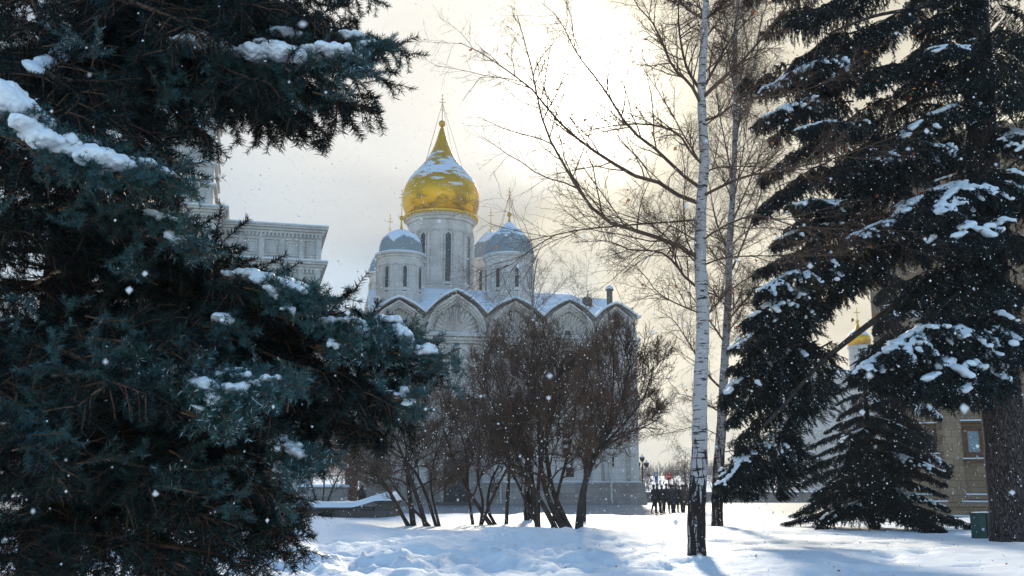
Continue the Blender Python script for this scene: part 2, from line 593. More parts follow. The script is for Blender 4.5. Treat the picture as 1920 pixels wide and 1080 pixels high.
def ground_at(px, py, zf=None):
    kx, kz = ray(px, py)
    d = 20.0
    for _ in range(30):
        z = H(kx * d, d) if zf is None else zf
        d = 0.5 * d + 0.5 * (z - CAMZ) / kz
    return kx * d, d, (H(kx * d, d) if zf is None else zf)


P_BIRCH = ground_at(1306, 1034)
P_BIRCH2 = ground_at(1344, 984)
P_SPRUCE = ground_at(1908, 1010)
TREEWELLS += [(P_BIRCH[0], P_BIRCH[1], .3), (P_BIRCH2[0], P_BIRCH2[1], .25), (P_SPRUCE[0], P_SPRUCE[1], .6)]


def build_ground():
    ny, nx = 420, 430
    ys = []
    y = 3.0
    for i in range(ny):
        ys.append(y); y += 0.05 + 0.0022 * y
    ys = np.array(ys); ys = 3.0 + (ys - 3.0) * (46.5 - 3.0) / (ys[-1] - 3.0)
    V = np.zeros((ny * nx, 3), np.float32)
    q = 0
    for j in range(ny):
        Y = ys[j]
        half = 9 + Y * 0.75
        for i in range(nx):
            X = -half + 2 * half * i / (nx - 1)
            V[q] = (X, Y, H(X, Y)); q += 1
    idx = np.arange(ny * nx).reshape(ny, nx)
    F = np.stack([idx[:-1, :-1], idx[:-1, 1:], idx[1:, 1:], idx[1:, :-1]], -1).reshape(-1, 4)
    me = mesh_np('snow_ground', V, F, [M['snow']], True)
    o = link('snow_ground', me); tag(o, 'deep snow cover with trodden path and smooth banks in the foreground', kind='structure')
    # snow beside and behind the camera
    mb = MB()
    mb.box(-60, 60, -40, 3.2, 0.2, 0.5)
    o = mb.build('snow_field', M['snow']); tag(o, 'flat snow around the viewpoint', kind='structure')

    def paver(t, b):
        co = obj_co(t)
        br = t.n('ShaderNodeTexBrick', i_Vector=co)
        br.inputs['Scale'].default_value = 2.2
        br.inputs['Mortar Size'].default_value = 0.02
        br.inputs['Color1'].default_value = (0.15, 0.135, 0.12, 1); br.inputs['Color2'].default_value = (0.21, 0.19, 0.17, 1)
        br.inputs['Mortar'].default_value = (0.42, 0.43, 0.45, 1)
        n = t.noise(co, 0.35, 5, 0.65)
        n3 = t.noise(t.vmul(co, (1, 3, 1)), 1.4, 4, 0.6)
        c = t.mix(t.ss(n, 0.42, 0.75, 0, 0.55), br.outputs[0], (0.52, 0.52, 0.54))
        c = t.mix(t.ss(n3, 0.60, 0.72, 0, 0.6), c, (0.62, 0.63, 0.66))
        t.set(b.inputs['Base Color'], c)
        t.set(b.inputs['Roughness'], t.ss(n, 0.3, 0.6, 0.32, 0.7))
        bump(t, b, br.outputs['Fac'], -0.4, 0.01)
    M['paver'] = mat('plaza_paving', paver, spec=0.4)
    mb = MB()
    mb.add([(-150, 36, 0), (170, 36, 0), (170, 112, 0), (-150, 112, 0)], [(0, 1, 2, 3)])
    o = mb.build('plaza', M['paver']); tag(o, 'stone paved square dusted with snow', kind='structure')
    # land falling to the river and rising again as a far snowy bank
    n = 70
    V = []; 
    yy = [112, 113, 118, 130, 150, 170, 190, 215, 240, 270, 300, 340, 400, 480, 560, 640, 760, 900, 1100, 1300]
    for Y in yy:
        for i in range(n):
            X = -1 * (200 + Y * 1.1) + 2 * (200 + Y * 1.1) * i / (n - 1)
            z = -0.02
            if Y > 113: z = -3 - 5 * sst(113, 190, Y)
            z += 13.5 * sst(200, 400, Y) * (0.9 + 0.35 * fbm(X, Y, 0.006, 3, 1)) if Y > 190 else 0
            z += 26 * sst(520, 900, Y) * (0.72 + 0.5 * fbm(X, Y, 0.003, 3, 4)) if Y > 400 else 0
            V.append((X, Y, z))
    idx = np.arange(len(yy) * n).reshape(len(yy), n)
    F = np.stack([idx[:-1, :-1], idx[:-1, 1:], idx[1:, 1:], idx[1:, :-1]], -1).reshape(-1, 4)

    def hillm(t, b):
        co = obj_co(t)
        n = t.noise(t.vmul(co, (0.6, 1, 1)), 0.02, 5, 0.65)
        y = t.n('ShaderNodeSeparateXYZ', i_0=co).outputs['Y']
        k = t.math('ADD', n, t.ss(y, 420, 640, 0.0, -0.3))
        t.set(b.inputs['Base Color'], t.mix(t.ss(k, 0.40, 0.47), (0.09, 0.085, 0.08), (0.78, 0.81, 0.85)))
    me = mesh_np('hills', V, F, [mat('snowy_hills', hillm)], True)
    o = link('hills', me); tag(o, 'hazy far snowy hills beyond the square', kind='structure')


build_ground()

# ------------------------------------------------------------------ cathedral
CA = R(10.7)
C0 = np.array((ray(697, 900)[0] * 88, 88.0))
UC = np.array((math.cos(CA), math.sin(CA)))


def t_of(px, py=600):
    kx, kz = ray(px, py)
    return (kx * C0[1] - C0[0]) / (UC[0] - kx * UC[1])


def z_of(px, py, s=0.0):
    """height of pixel on the plane s behind the facade"""
    kx, kz = ray(px, py)
    # point: C0 + t*U + s*V
    bx = C0[0] - s * UC[1]; by = C0[1] + s * UC[0]
    t = (kx * by - bx) / (UC[0] - kx * UC[1])
    return CAMZ + kz * (by + t * UC[1])


def loc_of(px, py, s):
    kx, kz = ray(px, py)
    bx = C0[0] - s * UC[1]; by = C0[1] + s * UC[0]
    t = (kx * by - bx) / (UC[0] - kx * UC[1])
    return t, s, CAMZ + kz * (by + t * UC[1])


VAL = [697, 797, 911, 1016, 1113, 1190]
VALY = [597, 590, 592, 597, 600, 598]
PEAK = [(748, 560), (851, 547), (965, 562), (1066, 565), (1154, 572)]
TV = [t_of(p, q) for p, q in zip(VAL, VALY)]
ZV = [z_of(p, q) for p, q in zip(VAL, VALY)]
ZP = [z_of(p, q) for p, q in PEAK]
ZSP = z_of(850, 626)        # springing line of the shell gables
LF = TV[-1]
DS = 28.0


def ogee(u):
    """height profile 0..1 of a keel arch, u in [-1,1]"""
    a = abs(u)
    base = math.sqrt(max(0.0, 1 - (a * 0.98) ** 2)) * 0.80
    tip = max(0.0, 1 - a / 0.42) ** 1.6 * 0.20
    return base + tip if a < 1 else 0.0


def gableZ(t, infl=1.0):
    for i in range(5):
        if TV[i] <= t <= TV[i + 1] + 1e-6:
            c = (TV[i] + TV[i + 1]) / 2; h = (TV[i + 1] - TV[i]) / 2
            u = (t - c) / h
            zl = ZV[i] * (1 - (u + 1) / 2) + ZV[i + 1] * (u + 1) / 2
            # soft swoop out of the valley rather than a vertical wall
            a = abs(u)
            f = .90 * max(0.0, math.cos(a * math.pi / 2)) ** .92 + .10 * max(0.0, 1 - a / .32) ** 1.3 if a < 1 else 0
            return zl + (ZP[i] - zl) * f * infl
    return ZV[0]


cath = empty('cathedral', (C0[0], C0[1], 0), CA)
tag(cath, 'white stone cathedral with scalloped gables, snowy roof and one gold onion dome among grey domes', 'cathedral')


def build_cathedral():
    lime = M['lime']
    # --- walls
    mb = MB()
    ts = []
    for i in range(5):
        ts += list(np.linspace(TV[i], TV[i + 1], 17))[:-1]
    ts.append(TV[-1])
    top = [(t, gableZ(t) - 0.22) for t in ts]
    poly = [(0, -0.3)] + top + [(LF, -0.3)]
    mb.prism(poly, 0.0, 0.9)
    mb.box(0.0, 0.9, 0.9, DS, -0.3, ZV[0] - 0.1); mb.box(LF - 0.9, LF, 0.9, DS, -0.3, ZV[-1] - 0.1)
    mb.box(0.9, LF - 0.9, DS - 0.9, DS, -0.3, ZV[0] - 0.1)
    mb.build('wall', lime, cath)
    # side gable fronts on the near-left side
    for k in range(3):
        s0 = 0.9 + k * 8.9; s1 = s0 + 8.9
        m2 = MB()
        pl = [(s0, ZV[0] - 0.1)] + [(s0 + (s1 - s0) * j / 14, ZV[0] - 0.1 + (ZP[0] - ZV[0] + 0.4) * ogee(-1 + 2 * j / 14)) for j in range(15)] + [(s1, ZV[0] - 0.1)]
        vs = [(-0.25, a, b) for a, b in pl] + [(0.5, a, b) for a, b in pl]
        n = len(pl)
        m2.add(vs, [tuple(range(n)), tuple(reversed(range(n, 2 * n)))] + [(i, (i + 1) % n, n + (i + 1) % n, n + i) for i in range(n)])
        m2.build('side_gable', lime, cath)
    # --- plinth, cornices, pilasters
    zpl = z_of(1190, 905)
    mb = MB()
    mb.box(-0.5, LF + 0.5, -0.5, 0.0 - 0.003, -0.3, zpl - 0.25)
    mb.box(-0.62, LF + 0.62, -0.62, -0.003, -0.3, 0.55)
    mb.box(-0.42, LF + 0.42, -0.42, -0.004, zpl - 0.25, zpl)
    mb.build('plinth', M['plinth'], cath, bevel=0.04)
    zc = z_of(1100, 746); zb = z_of(1100, 823)
    mb = MB()
    for z, d, h in ((zc, 0.34, 0.28), (zc - 0.30, 0.2, 0.28), (zb, 0.2, 0.14), (ZSP, 0.5, 0.3), (ZSP - 0.33, 0.34, 0.3), (ZSP - 0.62, 0.2, 0.26), (zpl + 0.12, 0.22, 0.22)):
        mb.box(-0.12 - d * .5, LF + 0.12 + d * .5, -d - 0.1, -0.002, z - h, z)
    mb.build('cornice', lime, cath, bevel=0.03)
    mb = MB()
    for z, d in ((zc, 0.30), (zpl, 0.40), (ZSP, 0.42)):
        mb.box(-0.2, LF + 0.2, -d - 0.05, -0.01, z + 0.004, z + 0.09)
    mb.build('ledge_snow', M['roof_snow'], cath, bevel=0.04)
    for i, t in enumerate(TV):
        mb = MB()
        w = 0.42
        c = min(max(t, w), LF - w)
        mb.box(c - w, c + w, -0.30, -0.003, zpl, ZSP - 0.88)
        mb.box(c - w - .12, c + w + .12, -0.40, -0.004, ZSP - 1.2, ZSP - 0.88)
        mb.box(c - w - .1, c + w + .1, -0.38, -0.0045, zc - .75, zc - .58)
        mb.build('pilaster', lime, cath, bevel=0.03)
    # blind arches and windows of each bay
    for i in range(5):
        c = (TV[i] + TV[i + 1]) / 2; h = (TV[i + 1] - TV[i]) / 2 - 0.75
        for (z0, z1) in ((zpl + 0.2, zb - 0.5), (zc + 0.1, ZSP - 1.0)):
            mb = MB()
            n = 14
            outer = []; inner = []
            hh = min(h, (z1 - z0) * .8)
            for j in range(n + 1):
                a = math.pi * j / n
                outer.append((c + (h) * math.cos(a), z1 - hh + hh * math.sin(a)))
                inner.append((c + (h - .28) * math.cos(a), z1 - hh + (hh - .28) * math.sin(a)))
            for j in range(n):
                o0, o1, i0, i1 = outer[j], outer[j + 1], inner[j], inner[j + 1]
                vs = [(p[0], y, p[1]) for y in (-0.16, -0.003) for p in (o0, o1, i1, i0)]
                mb.add(vs, [(0, 1, 2, 3), (4, 7, 6, 5), (0, 4, 5, 1), (2, 6, 7, 3)])
            mb.box(c - h, c - h + .28, -0.16, -0.003, z0, z1 - hh); mb.box(c + h - .28, c + h, -0.16, -0.003, z0, z1 - hh)
            mb.build('blind_arch', lime, cath)
    wins = [(0, zc + 2.0, 0.32, 2.6), (1, zc + 2.2, 0.38, 3.0), (2, zc + 2.2, 0.36, 3.0), (3, zc + 2.0, 0.34, 2.8), (4, zc + 1.8, 0.3, 2.4)]
    for i, z0, w, hh in wins:
        c = (TV[i] + TV[i + 1]) / 2
        mb = MB(); mb.box(c - w - .22, c - w, -.2, -.004, z0 - .2, z0 + hh + .2); mb.box(c + w, c + w + .22, -.2, -.004, z0 - .2, z0 + hh + .2)
        mb.box(c - w - .3, c + w + .3, -.26, -.004, z0 + hh + .2, z0 + hh + .42); mb.box(c - w - .3, c + w + .3, -.3, -.004, z0 - .38, z0 - .2)
        f = mb.build('window', lime, cath, bevel=.02)
        mb = MB(); mb.box(c - w, c + w, -.06, -.004, z0 - .2, z0 + hh + .2); mb.build('pane', M['glass'], f)
    # small square openings and slits low on the wall seen through the shrubs
    for px, py, w, h in ((1068, 886, .38, .42), (1149, 866, .09, .42), (952 + 108, 835, .28, 1.1), (1064, 640, .25, 1.0)):
        t, s, z = loc_of(px, py, 0)
        mb = MB(); mb.box(t - w - .1, t + w + .1, -.1, -.003, z - h - .1, z + h + .1)
        f = mb.build('window', lime, cath); mb = MB(); mb.box(t - w, t + w, -.115, -.1035, z - h, z + h); mb.build('pane', M['glass'], f)
    # portal with iron grille
    t, s, z = loc_of(853, 905, 0)
    zt = z_of(853, 874); w = .95
    mb = MB()
    for k in range(3):
        ww = w + .35 + .4 * k; dd = -.62 + .10 * k - .0
        mb.box(t - ww - .2, t - ww + .18, -1.0 + .15 * k, -0.5, 0, zt + .2)
        mb.box(t + ww - .18, t + ww + .2, -1.0 + .15 * k, -0.5, 0, zt + .2)
        n = 14
        for j in range(n):
            a0, a1 = math.pi * j / n, math.pi * (j + 1) / n
            r0, r1 = ww - .18, ww + .2
            q = [(t + r1 * math.cos(a0), zt + .2 + r1 * math.sin(a0)), (t + r1 * math.cos(a1), zt + .2 + r1 * math.sin(a1)),
                 (t + r0 * math.cos(a1), zt + .2 + r0 * math.sin(a1)), (t + r0 * math.cos(a0), zt + .2 + r0 * math.sin(a0))]
            vs = [(p[0], y, p[1]) for y in (-1.0 + .15 * k, -.01) for p in q]
            mb.add(vs, [(0, 1, 2, 3), (4, 7, 6, 5), (0, 4, 5, 1), (2, 6, 7, 3)])
    po = mb.build('portal', M['plinth'], cath)
    mb = MB(); mb.box(t - w - .2, t + w + .2, -.68, -.632, .1, zt + 1.0); mb.build('door_panel', M['glass'], po)
    mb = MB()
    for k in range(9):
        x = t - w + 2 * w * k / 8; mb.box(x - .03, x + .03, -.74, -.69, .1, zt + .6)
    for k in range(12):
        zz = .15 + (zt + .4) * k / 11; mb.box(t - w, t + w, -.735, -.695, zz - .03, zz + .03)
    mb.build('grille', M['iron'], po)
    # steps
    mb = MB()
    for k in range(2): mb.box(t - 2 + .3 * k, t + 2 - .3 * k, -1.9 + .4 * k, -.63, 0, .14 * (k + 1))
    mb.build('step', M['dark_stone'], cath, bevel=.02)
    # downpipes
    for px in (782, 936, 1142):
        tt = t_of(px, 890)
        mb = MB(); mb.tube((tt, -.72, .35), (tt, -.72, zpl + .3), .09); mb.tube((tt, -.72, zpl + .3), (tt, -.2, zpl + .8), .08); mb.tube((tt, -.2, zpl + .8), (tt, -.55, ZSP), .08)
        mb.tube((tt, -.72, .35), (tt, -1.05, .15), .09)
        mb.build('downpipe', lime, cath, smooth=True)
    # --- shell gables
    for i in range(5):
        c = (TV[i] + TV[i + 1]) / 2; h = (TV[i + 1] - TV[i]) / 2
        zr = ZSP + .02
        H0 = ZP[i] - zr
        # mouldings: concentric arch bands, stepping inwards
        def arch(sc_w, sc_h, n=28):
            return [(c + h * sc_w * math.cos(math.pi * j / n), zr + H0 * sc_h * (math.sin(math.pi * j / n) * (0.86 if True else 1) + 0.14 * max(0, 1 - abs(math.cos(math.pi * j / n)) / .45) ** 1.5)) for j in range(n + 1)]
        mb = MB()
        for (w1, h1, w0, h0, y0) in ((0.97, 0.93, 0.91, 0.865, -0.80), (0.91, 0.865, 0.84, 0.79, -0.62), (0.84, 0.79, 0.77, 0.71, -0.46)):
            A = arch(w1, h1); B = arch(w0, h0); n = len(A) - 1
            for j in range(n):
                vs = [(p[0], y, p[1]) for y in (y0, -.003) for p in (A[j], A[j + 1], B[j + 1], B[j])]
                mb.add(vs, [(0, 1, 2, 3), (4, 7, 6, 5), (0, 4, 5, 1), (2, 6, 7, 3)])
        g = mb.build('shell_gable', lime, cath)
        # bead row under the outer arch
        mb = MB(); A = arch(.80, .745, 30)
        for j in range(1, 30): mb.ball((A[j][0], -.5, A[j][1]), .085, 6)
        mb.build('bead_moulding', lime, g, smooth=True)
        # fluted fan
        nr, nth, fl = 9, 128, 16
        V = []
        for a in range(nr + 1):
            rr = a / nr
            for b in range(nth + 1):
                th = math.pi * b / nth
                rad = rr * (1 - 0.035 * abs(math.cos(fl * th)) * rr * 2 * .8)
                x = c + h * .76 * rad * math.cos(th)
                z = zr + .04 + H0 * .69 * rad * math.sin(th)
                d = -.02 - .06 * (1 - rr) - .38 * rr ** 1.3 * abs(math.sin(fl * th)) ** 1.5
                if a == nr: d = -.003
                V.append((x, d, z))
        idx = np.arange((nr + 1) * (nth + 1)).reshape(nr + 1, nth + 1)
        F = np.stack([idx[:-1, :-1], idx[:-1, 1:], idx[1:, 1:], idx[1:, :-1]], -1).reshape(-1, 4)
        me = mesh_np('shell', V, F, [], False)
        link('shell', me, g, [lime])
    # --- roof
    nt, ns = 240, 60
    zr_ = z_of(1120, 553, 9.0)     # ridge height
    tt = np.linspace(-.35, LF + .35, nt); sa = np.linspace(-.9, DS + .3, ns)
    V = []
    for s in sa:
        for t in tt:
            tc = min(max(t, 0), LF)
            zg = gableZ(tc)
            sl = min(s, DS - s)
            base = ZV[0] - .15 + (zr_ - ZV[0]) * min(1.0, max(0.0, sl) / 9.0) ** 0.9
            zg2 = zg if sl < 9 else base
            # side gables
            k = ((s - .9) % 8.9) / 8.9
            sg = ZV[0] + (ZP[0] - ZV[0] + .25) * ogee(-1 + 2 * k) if t < 9 else base
            edge_t = min(t + .35, LF + .35 - t)
            base = min(base, ZV[0] - .3 + edge_t * 1.1)
            z = max(zg2 - 0.03 * max(0, sl), base)
            if t < 2.0 + 0 and s > .9: z = max(z, sg - max(0, t) * .2)
            V.append((t, s, z + .04 * fbm(t, s, .6, 3, 2)))
    idx = np.arange(nt * ns).reshape(ns, nt)
    F = np.stack([idx[:-1, :-1], idx[:-1, 1:], idx[1:, 1:], idx[1:, :-1]], -1).reshape(-1, 4)
    me = mesh_np('roof', V, F, [], True)
    ro = link('roof', me, cath, [M['roof_snow'], M['dark_stone']])
    so_ = ro.modifiers.new('thick', 'SOLIDIFY'); so_.thickness = .2; so_.offset = 1
    # dark gable flashing visible under the snow
    mb = MB()
    for a, b in zip(ts[:-1], ts[1:]):
        z0, z1 = gableZ(a), gableZ(b)
        vs = [(x, y, z + dz) for y in (-.94, -.90) for (x, z) in ((a, z0), (b, z1)) for dz in (-.16, -.02)]
        mb.add(vs, [(0, 2, 3, 1), (4, 5, 7, 6), (0, 4, 6, 2), (1, 3, 7, 5)])
    mb.build('gable_flashing', M['dark_stone'], cath)
    # chimney and roof hatch on the right
    t, s, z = loc_of(1143, 556, 7.0)
    mb = MB(); mb.lathe([(.30, z - 1.2), (.30, z + .55), (.42, z + .6), (.42, z + .75), (.34, z + .95), (.2, z + 1.1)], (t, s), 14)
    ch = mb.build('chimney', M['dark_stone'], cath, smooth=True)
    mb = MB(); mb.lathe([(.43, z + .76), (.36, z + .98), (.12, z + 1.14)], (t, s), 14); mb.build('chimney_snow', M['roof_snow'], ch, smooth=True)
    t, s, z = loc_of(1101, 563, 4.5)
    mb = MB(); mb.lathe([(.5, z - .5), (.5, z + .12), (.3, z + .3), (.05, z + .34)], (t, s), 12)
    mb.build('roof_hatch', M['dark_stone'], cath, smooth=True)

    # --- drums and domes
    def cross(parent, t, s, z0, h, mat_, tilt=0):
        mb = MB()
        r = h * .016
        mb.tube((t, s, z0), (t, s, z0 + h), r, r * .7)
        mb.tube((t - h * .12, s, z0 + h * .72), (t + h * .12, s, z0 + h * .72), r * .8)
        mb.tube((t - h * .06, s, z0 + h * .84), (t + h * .06, s, z0 + h * .84), r * .7)
        mb.tube((t - h * .07, s, z0 + h * .46), (t + h * .07, s, z0 + h * .38), r * .7)
        mb.ball((t, s, z0 + h), r * 1.8, 6)
        o = mb.build('cross', mat_, parent)
        return o

    def tower(px, s, y_prof, dome_mat, rpx, drum_top, drum_bot, nwin, finial, wires, profile, name_d='drum'):
        tc, _, zt = loc_of(px, drum_top, s)
        dist = C0[1] + s * UC[0] + tc * UC[1]
        sc = dist / FPX

        def Z(py): return loc_of(px, py, s)[2]
        r = rpx * sc
        zb_ = Z(drum_bot)
        mb = MB()
        zt_ = Z(drum_top)
        cor = r * .16
        mb.lathe([(r, zb_ - 2.5), (r, zb_ + .2), (r * 1.03, zb_ + .25), (r * 1.03, zb_ + .5), (r, zb_ + .55), (r, zt_ - r * .55),
                  (r * 1.02, zt_ - r * .5), (r * 1.02, zt_ - r * .36), (r * 1.0, zt_ - r * .35), (r * 1.0, zt_ - r * .2), (r * 1.05, zt_ - r * .18), (r * 1.05, zt_ - r * .1),
                  (r * 1.11, zt_ - r * .08), (r * 1.13, zt_), (r * .9, zt_ + .02)], (tc, s), 48)
        # blind arcade
        na = nwin * 2
        for k in range(na):
            a = 2 * math.pi * (k + .5) / na + .12
            ca, sa_ = math.cos(a), math.sin(a)
            mb.tube((tc + r * ca * 1.01, s + r * sa_ * 1.01, zb_ + .5), (tc + r * ca * 1.01, s + r * sa_ * 1.01, zt_ - r * .66), r * .045, n=6)
            # arch heads
            for j in range(6):
                p0 = math.pi * j / 6; p1 = math.pi * (j + 1) / 6
                half = math.pi / na
                q = []
                for p in (p0, p1):
                    aa = a + half + half * math.cos(p) * -1
                    q.append((tc + r * 1.02 * math.cos(aa), s + r * 1.02 * math.sin(aa), zt_ - r * .66 + r * .16 * math.sin(p)))
                mb.tube(q[0], q[1], r * .035, n=5)
        dr = mb.build(name_d, lime, cath, smooth=True)
        for k in range(nwin):
            a = 2 * math.pi * (k + 0) / nwin + .12 + math.pi / na * 0 
            m2 = MB()
            zw0 = zb_ + .15; zw1 = zt_ - r * .68
            hw = r * .085
            vs = []
            ca, sa_ = math.cos(a), math.sin(a)
            n_ = Vector((ca, sa_, 0)); tg = Vector((-sa_, ca, 0)); base = Vector((tc, s, 0)) + n_ * r
            def pt(u, d, z): return base + tg * u + n_ * d + Vector((0, 0, z))
            for u0, u1 in ((-hw - r * .035, -hw), (hw, hw + r * .035)):
                vs = [pt(u, d, z) for d in (-.1, .06) for u, z in ((u0, zw0), (u1, zw0), (u1, zw1), (u0, zw1))]
                m2.add(vs, [(0, 1, 2, 3), (4, 7, 6, 5), (0, 4, 5, 1), (1, 5, 6, 2), (2, 6, 7, 3), (3, 7, 4, 0)], 0)
            vs = [pt(u, d, z) for d in (-.12, .02) for u, z in ((-hw, zw0), (hw, zw0), (hw, zw1), (0, zw1 + hw), (-hw, zw1))]
            m2.add(vs, [(0, 1, 2, 3, 4), (5, 9, 8, 7, 6)] + [(j, j + 5, (j + 1) % 5 + 5, (j + 1) % 5) for j in range(5)], 1)
            m2.build('window', [lime, M['glass']], dr)
        # snow on the drum ledge
        m2 = MB(); m2.lathe([(r * 1.13, zt_ + .01), (r * 1.12, zt_ + .09), (r * .9, zt_ + .26)], (tc, s), 40, cap=False); 
        m2.build('ledge_snow', M['roof_snow'], dr, smooth=True)
        prof = [(w * sc, Z(py)) for w, py in profile]
        m3 = MB(); m3.lathe(prof, (tc, s), 56)
        do = m3.build('dome', dome_mat(prof[-1][1], prof[0][1]), cath, smooth=True)
        ztop = prof[-1][1]
        fm = MB()
        f0 = finial['w'] * sc
        zb2 = Z(finial['ball'])
        fm.lathe([(f0 * 1.6, ztop - .15), (f0 * .7, ztop + (zb2 - ztop) * .35), (f0 * .5, zb2 - f0 * 1.4), (f0 * .45, zb2 - f0)], (tc, s), 12)
        fm.ball((tc, s, zb2), finial['r'] * sc, 14)
        fo = fm.build('finial', M['goldtrim'], do, smooth=True)
        zc0 = zb2 + finial['r'] * sc * .8
        cross(do, tc, s, zc0, Z(finial['top']) - zc0, M['goldtrim'])
        if wires:
            wm = MB()
            zx = zc0 + (Z(finial['top']) - zc0) * .7
            for k in range(4):
                a = math.pi / 4 + k * math.pi / 2
                rr = prof[len(prof) // 2][0]
                wm.tube((tc, s, zx), (tc + rr * .95 * math.cos(a), s + rr * .95 * math.sin(a), prof[len(prof) // 2][1]), .018, n=4)
            wm.build('guy_wire', M['iron'], do)
        return do, tc, s, sc

    def gm(zt, zl): return mat('gold_dome', m_gold(zt, zl), spec=.5)
    big = [(64, 416), (70, 412), (71, 408), (68, 405), (70, 400), (73, 392), (74.5, 377), (74, 366), (71, 355), (63, 339), (56, 330), (48, 322), (38.5, 312), (31, 303), (24, 292), (18.5, 282), (14, 272), (10.5, 262), (7.5, 252), (5, 244), (3.6, 240)]
    do, tc, s, sc = tower(826.5, 13.5, None, gm, 62, 414, 548, 8, dict(w=2.2, ball=232, r=7, top=178), True, big)
    # gilded lace skirt under the dome
    mb = MB()
    Zr = loc_of(826.5, 412, s)[2]
    for k in range(48):
        a = 2 * math.pi * k / 48
        ca, sa_ = math.cos(a), math.sin(a)
        r = 71 * sc
        mb.tube((tc + r * ca, s + r * sa_, Zr + .02), (tc + r * ca, s + r * sa_, Zr - .36), .14, .03, n=5)
    mb.lathe([(71 * sc, Zr - .05), (72.5 * sc, Zr), (72.5 * sc, Zr + .14), (70 * sc, Zr + .18)], (tc, s), 48, cap=False)
    mb.build('lace_skirt', M['goldtrim'], do)

    sil = lambda off: (lambda zt, zl: mat('grey_dome', m_silver(zt, zl, off)))
    small = [(43, 480), (42, 474), (41.5, 468), (40.5, 461), (38, 453), (33.5, 446), (27, 440), (19, 435.5), (11, 432.5), (4, 431)]
    tower(751.5, 5.0, None, sil(0), 44, 481, 556, 8, dict(w=2.6, ball=409, r=4.8, top=357), False, small)
    tall = [(46, 483), (47, 477), (46, 469), (43.5, 460), (39, 451), (32.5, 443), (25, 435.5), (17, 428.5), (10, 422.5), (4.5, 417)]
    tower(955, 6.0, None, sil(1.2), 45.5, 484, 556, 8, dict(w=2.6, ball=403, r=4.6, top=353), True, tall)
    bl = [(38, 514), (37.5, 508), (36, 499), (32, 489), (26, 480), (17, 472), (9, 467), (4, 465)]
    tower(729, 22.5, None, sil(-1), 36, 516, 560, 8, dict(w=2.0, ball=452, r=4, top=403), False, bl)
    br = [(39, 490), (39, 482), (37, 472), (33, 463), (26, 453), (17, 444), (9, 438), (4, 436)]
    tower(920, 22.5, None, sil(.5), 38, 492, 560, 8, dict(w=2.0, ball=437, r=4, top=392), False, br)


build_cathedral()


